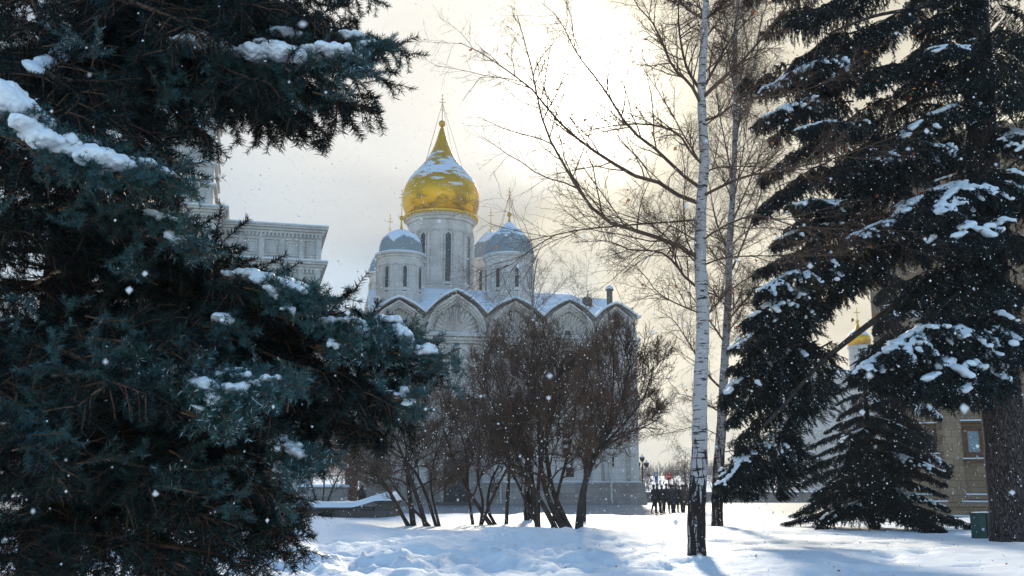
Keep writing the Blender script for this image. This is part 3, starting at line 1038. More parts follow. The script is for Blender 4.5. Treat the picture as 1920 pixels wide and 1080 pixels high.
# ------------------------------------------------------------------ bell tower complex on the left
def build_belltower():
    d = 78.0
    k = d / FPX
    x1, _, _ = at(594, 700, d)
    rot = R(14.5)
    rt = empty('bell_tower', (x1, d, 0), rot)

    def BX(px, py=420):
        kx = ray(px, py)[0]
        return (kx * d - x1) / (math.cos(rot) - kx * math.sin(rot))
    tag(rt, 'white bell tower block with panelled walls and snow on its cornices, behind the blue spruce', 'bell tower')

    def Z(py, px=500): return at(px, py, d)[2]
    W = 330 * k
    zt, zc, zb = Z(427), Z(492), 0
    m = M['tower']
    mb = MB(); mb.box(-W, 0, 0, 12, -.2, zt - .1)
    mb.build('wall', m, rt)

    def panels(x0, x1, z0, z1, n, y=-.004):
        w = (x1 - x0) / n
        for i in range(n):
            mb = MB()
            a = x0 + w * i + w * .09; b = x0 + w * (i + 1) - w * .09
            for q in (0, .22):
                A, B, C, D = a + q, b - q, z0 + q, z1 - q
                t = .09
                yy = y - .12 + q * .25
                mb.box(A, B, yy, y, C, C + t); mb.box(A, B, yy, y, D - t, D)
                mb.box(A, A + t, yy, y, C + t, D - t); mb.box(B - t, B, yy, y, C + t, D - t)
            mb.build('wall_panel', m, rt)

    def cornice(x0, x1, y0, z, dd, nm='cornice'):
        mb = MB()
        st = [(.0, .25, .25), (.22, .5, .2), (.42, .8, .16), (.58, .9, .1)]
        for zz, d_, h in st:
            mb.box(x0 - d_ * dd, x1 + d_ * dd, y0 - d_ * dd, y0 - .002, z - .7 + zz, z - .7 + zz + h)
            mb.box(x1 + .002, x1 + d_ * dd, y0, y0 + 11, z - .7 + zz, z - .7 + zz + h)
        c = mb.build(nm, m, rt, bevel=.02)
        mb = MB(); mb.box(x0 - .9 * dd, x1 + .92 * dd, y0 - .92 * dd, y0 + .3, z - .02 + .003, z + .09)
        mb.build('cornice_snow', M['roof_snow'], c, bevel=.03)
        # dentils
        mb = MB()
        n = int((x1 - x0) / .3)
        for i in range(n):
            xx = x0 + (x1 - x0) * (i + .5) / n
            mb.box(xx - .07, xx + .07, y0 - .42 * dd, y0 - .253 * dd, z - .98, z - .703)
        o = mb.build('dentils', m, c); o['kind'] = 'stuff'
    cornice(-W, 0, 0, zt, .55); cornice(-W, 0, 0, zc, .6)
    panels(-W + 6, 0, zc + .35, zt - 1.15, 5)
    panels(-W + 6, 0, Z(600), zc - 1.2, 5)
    panels(-W + 6, 0, Z(780), Z(620), 5)
    mb = MB()
    for i in range(6):
        x = -W + 6 + (W - 6) * i / 5
        xx = min(x, -.22)
        mb.box(xx - .2, xx + .2, -.2, -.0045, 0, zt - 1.15)
    mb.build('pilaster_row', m, rt)
    # projecting lower storey of the tower
    xt1 = BX(416); xt0 = -W - 1
    mb = MB(); mb.box(xt0, xt1, -2.2, -.01, 0, Z(428)); mb.build('wall', m, rt)
    cornice(xt0, xt1, -2.2, Z(415), .6)
    # stepped shaft
    tx1 = BX(399) ; tx0 = BX(240)
    zz0 = Z(414)
    cx = (tx0 + tx1) / 2; hw = (tx1 - tx0) / 2
    levels = [414, 372, 335, 298, 262, 225, 190]
    for j in range(len(levels) - 1):
        a, b = Z(levels[j]), Z(levels[j + 1])
        mb = MB()
        w = hw - .03 * j
        mb.box(cx - w, cx + w, -1.9, 5.5, a - (.6 if j == 0 else 0), b - .1)
        mb.box(cx - w - .22, cx + w + .22, -2.12, 5.7, b - .22, b - .05)
        mb.box(cx - w - .12, cx + w + .12, -2.02, 5.6, b - .34, b - .225)
        for px_ in (cx + w - .35, cx + w - 1.9, cx, cx - w + .35):
            mb.box(px_ - .16, px_ + .16, -2.0, -1.903, a + .1, b - .36)
        for c_ in (cx + w - 1.12,):
            A, B, C, D = c_ - .42, c_ + .42, a + .35, b - .6
            for (p, q, r_, s_) in ((A, B, C, C + .07), (A, B, D - .07, D), (A, A + .07, C, D), (B - .07, B, C, D)):
                mb.box(p, q, -1.98, -1.904, r_, s_)
        sh = mb.build('tower_stage', m, rt, bevel=.015)
        mb = MB(); mb.box(cx - w - .2, cx + w + .2, -2.1, 5.6, b - .045, b + .03); mb.build('ledge_snow', M['roof_snow'], sh)
    ztop = Z(190)
    mb = MB(); mb.lathe([(hw * .96, ztop), (hw * .9, ztop + .8), (hw * .6, ztop + 1.9), (hw * .2, ztop + 2.6), (.1, ztop + 3)], (cx, 1.8), 24)
    mb.build('cap_roof', M['roof_snow'], rt, smooth=True)


build_belltower()


# ------------------------------------------------------------------ tan cathedral on the right
def build_tan():
    d = 48.0
    k = d / FPX
    x0 = at(1655, 700, d)[0]
    rot = R(-21.5)
    rt = empty('stone_church', (x0, d, 0), rot)
    tag(rt, 'tan stone church wall with half-round columns and brown framed windows behind the large spruce', 'church')

    def X(px, py=800):
        kx = ray(px, py)[0]
        return (kx * d - x0) / (math.cos(rot) - kx * math.sin(rot))

    def Z(py): return at(1780, py, d + X(1780) * math.sin(rot))[2]
    zt = Z(250)
    W = 22
    mb = MB(); mb.box(0, W, 0, 14, -.2, zt); mb.build('wall', M['tan'], rt)
    # red-plaster upper field between the columns
    mb = MB(); mb.box(X(1795), W, -.06, -.003, Z(480), Z(300)); mb.build('upper_field', M['redstone'], rt)
    for px in (1672, 1778, 1925):
        x = X(px); r = 22 * k if px < 1900 else .45
        mb = MB()
        mb.lathe([(r * 1.25, 1.0), (r * 1.25, 1.35), (r * 1.05, 1.5), (r, 1.6), (r * .97, Z(450)), (r * 1.15, Z(445)), (r * 1.25, Z(437)), (r * .97, Z(430)), (r * .93, zt - .3), (r * 1.2, zt - .2), (r * 1.2, zt)], (x, -.05), 20)
        mb.build('half_column', M['tan'], rt, smooth=True)
    mb = MB()
    for (z, dd, h) in ((Z(928), .34, .2), (Z(941), .5, .22), (Z(968), .72, .5)):
        mb.box(-dd, W + .1, -dd - .2, -.004, z - h, z)
    mb.box(-.5, W, -.6, -.005, -.2, Z(945))
    b = mb.build('base_moulding', M['tan'], rt, bevel=.03)
    mb = MB()
    for (z, dd) in ((Z(928), .34), (Z(941), .5), (Z(968), .72)):
        mb.box(-dd + .02, W, -dd - .19, -dd + .1, z + .003, z + .07)
    mb.build('ledge_snow', M['roof_snow'], b, bevel=.02)
    mb = MB()
    for z in (Z(450), Z(600)): mb.box(-.25, W, -.22, -.006, z - .22, z)
    mb.build('string_course', M['tan'], rt)
    for px, y0, y1, w in ((1823, 852, 805, 14), (1734, 842, 808, 12)):
        x = X(px); hw = w * k * .95; z0, z1 = Z(y0), Z(y1)
        mb = MB()
        t = .14
        for (a, b_, c, e) in ((x - hw - t, x + hw + t, z1, z1 + t), (x - hw - t, x + hw + t, z0 - t, z0), (x - hw - t, x - hw, z0, z1), (x + hw, x + hw + t, z0, z1)):
            mb.box(a, b_, -.13, -.004, c, e)
        mb.box(x - hw - .3, x + hw + .3, -.26, -.005, z1 + .26, z1 + .36); mb.box(x - hw - .3, x + hw + .3, -.3, -.005, z0 - .34, z0 - .22)
        f = mb.build('window', M['brownframe'], rt)
        mb = MB()
        for q in (.1,):
            mb.box(x - hw, x - hw + q, -.09, -.004, z0, z1); mb.box(x + hw - q, x + hw, -.09, -.004, z0, z1); mb.box(x - hw + q, x + hw - q, -.09, -.004, z1 - q, z1); mb.box(x - hw + q, x + hw - q, -.09, -.004, z0, z0 + q)
        mb.build('inner_frame', M['redbrown'], f)
        mb = MB(); mb.box(x - hw + .1, x + hw - .1, -.03, -.004, z0 + .1, z1 - .1); mb.build('pane', noisy('sky_glass', (0.16, .24, .28), (.22, .30, .34), 2, 0, rough=.2), f)
        mb = MB(); mb.box(x - hw - .3, x + hw + .3, -.27, -.02, z1 + .363, z1 + .42); mb.box(x - hw - .3, x + hw + .3, -.31, -.02, z0 - .217, z0 - .17); mb.build('sill_snow', M['roof_snow'], f)
    # narrow upper windows
    for px in (1725, 1850):
        x = X(px)
        mb = MB(); mb.box(x - .45, x + .45, -.12, -.004, Z(700), Z(640)); f = mb.build('window', M['tan'], rt)
        mb = MB(); mb.box(x - .22, x + .22, -.14, -.121, Z(697), Z(645)); mb.build('pane', M['glass'], f)


build_tan()


def build_gold_church():
    d = 125.0; k = d / FPX
    x, _, z0 = at(1631, 640, d)
    rt = empty('small_church', (x, d, 0))
    tag(rt, 'small white church with golden domes seen between the hanging spruce boughs', 'church')

    def Z(py): return at(1631, py, d)[2]
    mb = MB(); mb.box(-9, 3.5, 0, 12, -.2, Z(700)); mb.build('wall', M['lime'], rt)
    mb = MB(); mb.box(-9.3, 3.8, -.3, 12.3, Z(700), Z(694)); mb.build('roof', M['roof_snow'], rt)
    for px, top, r in ((1631, 640, 20), (1578, 700, 16)):
        cx = (px - 1631) * k; rr = r * k; s = Z(top)
        mb = MB(); mb.lathe([(rr, s - 5), (rr, s - .5), (rr * 1.12, s - .45), (rr * 1.12, s - .1), (rr, s)], (cx, 4), 24)
        dr = mb.build('drum', M['lime'], rt, smooth=True)
        mb = MB(); q = rr * 1.12
        prof = [(q * .9, s), (q * 1.02, s + q * .25), (q * 1.05, s + q * .5), (q * .95, s + q * .85), (q * .7, s + q * 1.15), (q * .4, s + q * 1.35), (q * .18, s + q * 1.6), (q * .06, s + q * 2.0)]
        mb.lathe(prof, (cx, 4), 28)
        do = mb.build('dome', mat('gold_small', m_gold(prof[-1][1], prof[0][1])), rt, smooth=True)
        mb = MB(); zz = prof[-1][1]
        mb.ball((cx, 4, zz + .2), .25, 10); mb.tube((cx, 4, zz), (cx, 4, zz + 2), .06); mb.tube((cx - .4, 4, zz + 1.4), (cx + .4, 4, zz + 1.4), .05)
        mb.build('cross', M['goldtrim'], do)


build_gold_church()


# ------------------------------------------------------------------ low walls, booth, bin, lamp, signs
def lumpy_snow(name, x0, x1, y0, y1, zf, h, parent, nx=60, ny=12, seed=0.0, mat_=None):
    V = []
    for j in range(ny + 1):
        for i in range(nx + 1):
            u = i / nx; v = j / ny
            X = x0 + (x1 - x0) * u; Y = y0 + (y1 - y0) * v
            e = min(min(u, 1 - u) * nx / 4, min(v, 1 - v) * ny / 3.5, 1.0)
            e = math.sqrt(max(0, 1 - (1 - e) ** 2))
            base = zf(X) if callable(zf) else zf
            hh = h(X) if callable(h) else h
            V.append((X, Y, base + e * (hh + .25 * hh * fbm(X, Y, 1.3, 4, seed))))
    idx = np.arange((nx + 1) * (ny + 1)).reshape(ny + 1, nx + 1)
    F = np.stack([idx[:-1, :-1], idx[:-1, 1:], idx[1:, 1:], idx[1:, :-1]], -1).reshape(-1, 4)
    me = mesh_np(name, V, F, [], True)
    return link(name, me, parent, [mat_ or M['snow_cap']])


def build_street():
    # dark granite planter wall with thick snow
    d = 37.0
    X1 = at(742, 950, d)[0]; X0 = X1 - 8.0; XS = at(662 + 40, 950, d)[0]
    zt = at(742, 944, d)[2]
    rt = empty('planter_wall', (X1, d, 0)); tag(rt, 'low dark stone planter wall capped with thick snow left of the bare shrubs', 'wall')
    L = X1 - X0; hs = X1 - XS
    mb = MB(); mb.box(-L, -hs, .05, 1.5, 0, zt - .22); mb.box(-hs, 0, 0, 1.6, 0, zt); mb.box(-hs - .04, .05, -.05, 1.65, zt, zt + .09)
    mb.build('wall', M['dark_stone'], rt, bevel=.03)
    mb = MB(); mb.box(-L, -hs - .04, -.02, 1.55, zt - .22, zt - .14); mb.build('coping', M['dark_stone'], rt, bevel=.02)
    lumpy_snow('snow_cap', -L, .04, -.03, 1.6, lambda X: zt - .14 + .24 * sst(-hs - .9, -hs + .2, X), lambda X: .20 + .12 * sst(-hs, -hs + .5, X), rt, 90, 12)
    # parapet wall and booth further back
    d = 66.0
    xa = at(560, 920, d)[0]; xb = at(651, 920, d)[0]
    rt = empty('parapet_wall', (xa, d, 0)); tag(rt, 'pale stone parapet with a flat snow top beside the brown booth', 'wall')
    zt = at(620, 916, d)[2]
    mb = MB(); mb.box(0, xb - xa, 0, .5, 0, zt); mb.box(-.1, xb - xa + .1, -.1, .6, zt, zt + .12); mb.build('wall', M['plinth'], rt, bevel=.02)
    lumpy_snow('snow_cap', -.1, xb - xa + .1, -.1, .6, zt + .12, .14, rt, 40, 8)
    d = 68.0
    xa = at(647, 900, d)[0]; xb = at(666, 900, d)[0]; zt = at(655, 880, d)[2]
    rt = empty('guard_booth', ((xa + xb) / 2, d, 0)); tag(rt, 'narrow reddish brown booth against the white wall left of the shrubs', 'booth')
    w = (xb - xa) / 2
    mb = MB(); mb.box(-w, w, 0, 1.3, .15, zt); mb.box(-w - .06, w + .06, -.06, 1.36, 0, .15); mb.build('body', M['redbrown'], rt, bevel=.02)
    mb = MB(); mb.box(-w * .6, w * .6, -.03, -.003, .2, zt - .3); f = mb.build('door', M['brownframe'], rt)
    mb = MB(); mb.box(-w * .4, w * .4, -.045, -.031, zt * .55, zt - .5); mb.build('window', M['glass'], f)
    mb = MB(); mb.box(-w - .12, w + .12, -.12, 1.42, zt, zt + .1); r_ = mb.build('roof', M['brownframe'], rt, bevel=.02)
    lumpy_snow('roof_snow', -w - .12, w + .12, -.12, 1.42, zt + .1, .13, r_, 14, 14)
    # green bin
    bx, by, bz = ground_at(1845, 1009)
    k = by / FPX
    rt = empty('litter_bin', (bx, by, bz - .12), R(8)); tag(rt, 'dark green double metal bin standing in snow by the large trunk', 'bin')
    for s in (-1, 1):
        mb = MB(); a, b = (-.21, -.012) if s < 0 else (.012, .21)
        mb.box(a, b, -.16, .16, .0, .66 + (.02 if s > 0 else 0)); mb.box(a - .008, b + .008, -.175, .175, .665 + (.02 if s > 0 else 0), .70)
        mb.box(a + .03, b - .03, -.167, -.161, .08, .58)
        o = mb.build('bin_half', M['greenmetal'], rt, bevel=.01)
        mb = MB(); mb.box((a + b) / 2 - .03, (a + b) / 2 + .03, -.171, -.1675, .30, .35); mb.build('sticker', M['roof_snow'], o)
    lumpy_snow('snow_cap', -.2, .2, -.15, .15, .70, .02, rt, 14, 10)
    # lamp post
    d = 97.0
    x = at(1205, 900, d)[0]
    def Z(py): return at(1205, py, d)[2]
    rt = empty('street_lamp', (x, d, 0)); tag(rt, 'tall iron street lamp with three lanterns right of the cathedral corner', 'street lamp')
    mb = MB(); mb.lathe([(.28, 0), (.28, .25), (.16, .35), (.13, .9), (.08, 1.0), (.06, Z(878)), (.11, Z(877)), (.05, Z(875)), (.045, Z(864))], (0, 0), 12)
    mb.build('post', M['iron'], rt, smooth=True)
    mb = MB()
    for s in (-1, 1):
        zz = Z(880)
        mb.tube((0, 0, zz), (s * .25, 0, zz + .02), .035); mb.tube((s * .25, 0, zz + .02), (s * .38, 0, zz + .25), .035)
    mb.build('arm', M['iron'], rt)
    for cx, zz in ((0, Z(866)), (-.40, Z(876.5)), (.40, Z(876.5))):
        mb = MB(); mb.lathe([(.10, zz), (.22, zz + .18), (.26, zz + .42), (.12, zz + .52), (.03, zz + .6), (.03, zz + .75)], (cx, 0), 10)
        f = mb.build('lantern', M['iron'], rt)
        mb = MB(); mb.lathe([(.27, zz + .425), (.14, zz + .56), (.02, zz + .64)], (cx, 0), 10); mb.build('snow_cap', M['roof_snow'], f)
    # signs
    def letters_dash(mb, cx, cz, w, h, y): mb.box(cx - w, cx + w, y - .004, y, cz - h, cz + h)
    d = 70.0
    for px, kind in ((1230, 'blue'), (1253, 'red')):
        x = at(px, 895, d)[0]
        zc = at(px, 893.5, d)[2]
        nm = 'road_sign'
        rt = empty(nm, (x, d, 0))
        mb = MB(); mb.tube((0, 0, 0), (0, 0, zc + .25), .035, n=8); mb.build('pole', M['iron'], rt)
        if kind == 'red':
            tag(rt, 'round red no-entry sign with a pale band on a pole above the crowd', 'road sign')
            mb = MB(); n = 28; r = .27
            vs = [(r * math.cos(2 * math.pi * i / n), y, zc + r * math.sin(2 * math.pi * i / n)) for y in (-.06, -.04) for i in range(n)]
            mb.add(vs, [tuple(range(n)), tuple(reversed(range(n, 2 * n)))] + [(i, (i + 1) % n, n + (i + 1) % n, n + i) for i in range(n)])
            mb.build('sign_plate', noisy('sign_red', (.55, .03, .02), (.62, .05, .03), 3, 0, rough=.5), rt)
            mb = MB(); mb.box(-.19, .19, -.066, -.061, zc - .035, zc + .045); mb.build('band', noisy('sign_band', (.72, .50, .36), (.8, .6, .45), 3, 0), rt)
        else:
            tag(rt, 'narrow blue rectangular road sign on a pole left of the red one', 'road sign')
            mb = MB(); mb.box(-.11, .11, -.06, -.04, zc - .36, zc + .28); mb.build('sign_plate', noisy('sign_blue', (.04, .12, .30), (.05, .16, .38), 3, 0, rough=.5), rt, bevel=.004)
            mb = MB(); mb.box(-.085, .085, -.065, -.061, zc + .02, zc + .22); mb.build('pictogram', M['lime'], rt)
    # parapet on the edge of the square
    xa = at(1190, 930, 100)[0]
    rt = empty('edge_parapet', (xa, 101, 0)); tag(rt, 'long low stone parapet at the far edge of the square', 'wall')
    mb = MB(); mb.box(-2, 60, 0, .5, 0, .85); mb.build('wall', M['plinth'], rt)
    mb = MB(); mb.box(-2.1, 60.1, -.1, .6, .85, .98); c = mb.build('coping', M['plinth'], rt)
    lumpy_snow('snow_cap', -2.1, 60, -.1, .6, .98, .09, c, 160, 6)


build_street()

# ------------------------------------------------------------------ branch engine (vectorised)
def unit(v): return v / np.maximum(np.linalg.norm(v, axis=-1, keepdims=True), 1e-9)


class Tubes:
    def __init__(s): s.v = []; s.f = []; s.mi = []; s.n = 0

    def add(s, pts, rad, k=4, m=0):
        """pts (M,n,3) rad (M,n)"""
        if len(pts) == 0: return
        Mn, n, _ = pts.shape
        tan = np.gradient(pts, axis=1); tan = unit(tan)
        mean = unit(tan.mean(1))
        ref = np.where(np.abs(mean[:, 2:3]) < 0.8, np.array([[0, 0, 1.0]]), np.array([[1.0, 0, 0]]))
        a = unit(np.cross(tan, ref[:, None, :])); b = np.cross(tan, a)
        ang = np.arange(k) * 2 * math.pi / k
        V = pts[:, :, None, :] + rad[:, :, None, None] * (a[:, :, None, :] * np.cos(ang)[None, None, :, None] + b[:, :, None, :] * np.sin(ang)[None, None, :, None])
        V = V.reshape(-1, 3)
        base = (np.arange(Mn) * n * k)[:, None, None] + s.n
        j = (np.arange(n - 1) * k)[None, :, None]; i = np.arange(k)[None, None, :]; i2 = (i + 1) % k
        F = np.stack([base + j + i, base + j + i2, base + j + k + i2, base + j + k + i], -1).reshape(-1, 4)
        s.v.append(V); s.f.append(F); s.mi.append(np.full(len(F), m)); s.n += len(V)

    def mesh(s, name, mats):
        return mesh_np(name, np.concatenate(s.v), np.concatenate(s.f), mats, True, np.concatenate(s.mi))


def resample(P, n, Rr=None):
    P = np.asarray(P, float)
    # Catmull-Rom smoothing through the control points
    m = len(P)
    Q = []
    W = []
    for i in range(m - 1):
        p0 = P[max(i - 1, 0)]; p1 = P[i]; p2 = P[i + 1]; p3 = P[min(i + 2, m - 1)]
        for t in np.linspace(0, 1, 10, endpoint=False):
            Q.append(.5 * ((2 * p1) + (-p0 + p2) * t + (2 * p0 - 5 * p1 + 4 * p2 - p3) * t * t + (-p0 + 3 * p1 - 3 * p2 + p3) * t ** 3)); W.append(i + t)
    Q.append(P[-1]); W.append(m - 1)
    Q = np.array(Q); W = np.array(W)
    L = np.concatenate([[0], np.cumsum(np.linalg.norm(np.diff(Q, axis=0), axis=1))])
    u = np.linspace(0, L[-1], n)
    out = np.stack([np.interp(u, L, Q[:, c]) for c in range(3)], 1)
    if Rr is None: return out, L[-1]
    rr = np.interp(np.interp(u, L, W), np.arange(m), Rr)
    return out, L[-1], rr


def grow(P0, D, L, Rr, n, wob, trop, tip=0.25, g=rng):
    Mn = len(P0)
    D = unit(D); pts = [P0]; dirs = [D]
    st = (L / (n - 1))[:, None]
    for i in range(n - 1):
        D = unit(D + g.normal(0, wob, (Mn, 3)) + np.asarray(trop) / (n - 1))
        pts.append(pts[-1] + D * st); dirs.append(D)
    pts = np.stack(pts, 1); dirs = np.stack(dirs, 1)
    rad = Rr[:, None] * np.linspace(1, tip, n)[None, :]
    return pts, dirs, rad


def spawn(pts, dirs, rad, L, per, u0, u1, ang, asd, lr, lfall, rr, g=rng, up=None, rmin=0.0015):
    """children along branches; per = children count; returns P,D,L,R"""
    Mn, n, _ = pts.shape
    u = (np.arange(per)[None, :] + g.uniform(0, 1, (Mn, per))) / per
    u = u0 + (u1 - u0) * u
    x = u * (n - 1); i = np.minimum(x.astype(int), n - 2); f = (x - i)[..., None]
    r = np.arange(Mn)[:, None]
    P = pts[r, i] * (1 - f) + pts[r, i + 1] * f
    D = dirs[r, i]
    rd = rad[r, i]
    az = g.uniform(0, 2 * math.pi, (Mn, per))
    q = g.normal(0, 1, (Mn, per, 3))
    side = unit(q - D * (q * D).sum(-1, keepdims=True))
    if up is not None:
        side = side + np.asarray(up); side = unit(side - D * (side * D).sum(-1, keepdims=True))
    a = g.normal(ang, asd, (Mn, per))[..., None]
    Dn = D * np.cos(a) + side * np.sin(a)
    Ln = L[:, None] * lr * (1 - lfall * u) * g.uniform(0.6, 1.25, (Mn, per))
    Rn = np.maximum(np.minimum(rd * rr, rd * .95), rmin)
    return P.reshape(-1, 3), Dn.reshape(-1, 3), Ln.ravel(), Rn.ravel()


def leaves_mesh(P, size, g, mats, name='leaf', hang=True):
    """curled dry leaves: four-face bent blades"""
    n = len(P)
    a = unit(g.normal(0, 1, (n, 3)) * [1, 1, .4] + [0, 0, -0.8]); b = unit(np.cross(a, g.normal(0, 1, (n, 3)))); c = np.cross(a, b)
    s = (size * g.uniform(.6, 1.2, n))[:, None]
    v0 = P; v1 = P + a * s * .45 + b * s * .38 + c * s * .12; v2 = P + a * s * 1.05 + c * s * .1; v3 = P + a * s * .45 - b * s * .38 + c * s * .16; v4 = P + a * s * .5 - c * s * .03
    V = np.stack([v0, v1, v2, v3, v4], 1).reshape(-1, 3)
    t = np.array([[0, 1, 4], [1, 2, 4], [2, 3, 4], [3, 0, 4]])
    F = (np.arange(n)[:, None, None] * 5 + t[None]).reshape(-1, 3)
    return mesh_np(name, V, F, mats, False)


# ------------------------------------------------------------------ birches
def pxline(pts, d0, d1):
    """control points traced as a branch whose distance runs d0 -> d1 from the viewpoint"""
    n = len(pts)
    return [at(p[0], p[1], d0 + (d1 - d0) * i / (n - 1)) for i, p in enumerate(pts)]


def birch_tree(name, label, base, trunk_px, trunk_r, limbs, seed, barkmat, fine=1.0, top_extra=3.0, dens=1.0, leaves=0, limb_r=0.035):
    g = np.random.default_rng(seed)
    bx, by, bz = base
    P = [np.array((bx, by, bz - .25))] + [at(px, py, by + dy) for px, py, dy in trunk_px]
    for i in range(2, len(P)): P[i] = P[i] + np.array((.028 * math.sin(i * 2.3 + seed), 0, 0))
    top = P[-1] + np.array((.1, .1, top_extra))
    P.append(top)
    rr = [trunk_r[0]] + trunk_r + [.02]
    rt = empty(name, (bx, by, bz)); tag(rt, label, 'tree')
    off = np.array((bx, by, bz))
    pts, L, rad = resample(P, 90, rr)
    # slight burls
    rad = rad * (1 + .035 * np.sin(np.arange(90) * 1.7) + g.normal(0, .022, 90))
    T = Tubes()
    T.add((pts - off)[None], rad[None], 16)
    me = T.mesh('trunk', [barkmat]); link('trunk', me, rt)
    # limbs as parts
    LP, LL, LR = [], [], []
    for ctrl, d1, r0 in limbs:
        dd = by
        pl = pxline(ctrl, dd, dd + d1)
        # snap the first point inside the trunk
        j = np.argmin(np.abs(pts[:, 2] - pl[0][2])); pl[0] = pts[j]
        q, l = resample(pl, 14)
        LP.append(q); LL.append(l); LR.append(r0)
    LP = np.array(LP); LL = np.array(LL); LR = np.array(LR)
    # random extra limbs filling the crown
    nx = int(16 * dens)
    zlo, zhi = at(960, 640, by)[2], top[2]
    zz = g.uniform(zlo, zhi, nx)
    idx = [int(np.argmin(np.abs(pts[:, 2] - z))) for z in zz]
    P0 = pts[idx]; az = g.uniform(0, 2 * math.pi, nx)
    D = np.stack([np.cos(az) * .8, np.sin(az) * .8, np.full(nx, .75)], 1)
    p2, d2, r2 = grow(P0, D, g.uniform(1.6, 2.9, nx), np.full(nx, limb_r * .5), 14, .07, (0, 0, .3), g=g)
    LP = np.concatenate([LP, p2]); LL = np.concatenate([LL, np.full(nx, 2.2)]); LR = np.concatenate([LR, r2[:, 0]])
    rad = LR[:, None] * np.linspace(1, .16, 14)[None] ** 1.0
    for i in range(len(LP)):
        T = Tubes(); T.add((LP[i] - off)[None], rad[i][None], 7, 0)
        link('limb', T.mesh('limb', [M['birch_twig']]), rt)
    dirs = unit(np.gradient(LP, axis=1))
    T = Tubes()
    P1, D1, L1, R1 = spawn(LP, dirs, rad, LL, int(19 * fine), .10, 1.0, .72, .22, .40, .50, .6, g=g, up=(0, 0, .35), rmin=.004)
    p1, d1_, r1 = grow(P1, D1, L1, np.minimum(R1, .014), 8, .10, (0, 0, .12), .3, g=g)
    T.add(p1 - off, r1, 4)
    P2, D2, L2, R2 = spawn(p1, d1_, r1, L1, int(12 * fine), .12, 1.0, .8, .25, .50, .4, .62, g=g, rmin=.0026)
    L2 = np.clip(L2, .1, .8)
    p2, d2, r2 = grow(P2, D2, L2, np.minimum(R2, .0052), 6, .13, (0, 0, -.18), .45, g=g)
    T.add(p2 - off, r2, 3)
    P3, D3, L3, R3 = spawn(p2, d2, r2, L2, int(4 * fine), .15, 1.0, .7, .3, .42, .3, .75, g=g, rmin=.0018)
    p3, d3, r3 = grow(P3, D3, np.clip(L3, .05, .4), np.minimum(R3, .0028), 4, .15, (0, 0, -.45), .6, g=g)
    T.add(p3 - off, r3, 3)
    link('twigs', T.mesh('twigs', [M['birch_twig']]), rt)
    if leaves:
        tips = p2[:, -1][g.choice(len(p2), leaves, False)]
        me = leaves_mesh(tips - off, .080, g, [M['leaf']], 'dry_leaves')
        link('dry_leaves', me, rt)
        tips = p3[:, -1][g.choice(len(p3), min(len(p3), leaves * 9), False)]
        me = leaves_mesh(tips - off, .022, g, [M['birch_twig']], 'catkins')
        link('catkins', me, rt)
    return rt


limbs1 = [
    ([(1312, 478), (1262, 456), (1190, 432), (1132, 411), (1092, 366), (1056, 306), (1028, 255), (1012, 205), (995, 120), (970, 30)], -1.5, .042),
    ([(1132, 411), (1080, 432), (1010, 458), (960, 495), (905, 520), (880, 535)], -1.9, .020),
    ([(1312, 386), (1275, 368), (1240, 344), (1195, 332), (1140, 300), (1085, 262), (1040, 220), (1000, 170), (962, 140), (900, 98), (862, 80)], .8, .042),
    ([(1310, 358), (1280, 328), (1230, 280), (1180, 240), (1140, 178), (1105, 130), (1080, 98), (1048, 35), (1015, 5)], 1.4, .036),
    ([(1318, 316), (1295, 285), (1270, 250), (1215, 233), (1150, 236), (1100, 246), (1068, 254)], -.9, .026),
    ([(1314, 198), (1296, 160), (1262, 125), (1238, 72), (1222, 40), (1196, 12), (1178, -25)], -1.0, .034),
    ([(1306, 176), (1288, 128), (1275, 70), (1272, 20), (1275, -40)], .8, .034),
    ([(1322, 188), (1352, 150), (1388, 118), (1430, 70), (1470, 20), (1490, -15)], -1.2, .040),
    ([(1326, 170), (1345, 118), (1372, 70), (1408, 30), (1440, -25)], 1.3, .03),
    ([(1322, 232), (1350, 215), (1385, 190), (1440, 182), (1520, 165), (1600, 130)], -1.5, .022),
    ([(1322, 322), (1345, 314), (1400, 312), (1470, 318), (1540, 335)], .9, .018),
    ([(1320, 374), (1348, 352), (1400, 330), (1470, 318), (1560, 298), (1680, 255)], -1.6, .028),
    ([(1325, 460), (1345, 430), (1390, 410), (1420, 402), (1500, 425), (1600, 430), (1720, 434)], 1.0, .022),
    ([(1326, 495), (1352, 485), (1400, 480), (1500, 480), (1600, 478)], -1.0, .018),
    ([(1308, 545), (1285, 520), (1262, 490), (1235, 472), (1180, 468), (1140, 452), (1075, 455)], .9, .028),
    ([(1305, 450), (1270, 430), (1240, 415), (1205, 395)], -1.0, .016),
    ([(1310, 35), (1290, 18), (1270, -10), (1250, -60)], .5, .03),
    ([(1325, 40), (1350, 15), (1376, -20)], -.5, .03),
    ([(1304, 592), (1262, 566), (1230, 545), (1212, 520), (1190, 500), (1160, 488)], -1.1, .016),
    ([(1328, 545), (1350, 560), (1370, 600), (1392, 640)], .6, .014),
]
b1 = birch_tree('birch_tree', 'tall white birch with black fissured foot standing in the foreground snow', P_BIRCH,
                [(1306, 960, 0), (1311, 860, 0), (1315, 740, 0), (1315, 600, 0), (1314, 480, 0), (1316, 380, 0), (1318, 300, 0), (1318, 180, 0), (1320, 60, 0), (1322, 0, 0)],
                [.158, .142, .127, .117, .107, .097, .088, .078, .067, .058], limbs1, 11, M['birch'], 1.0, 2.5, 1.0, 130)
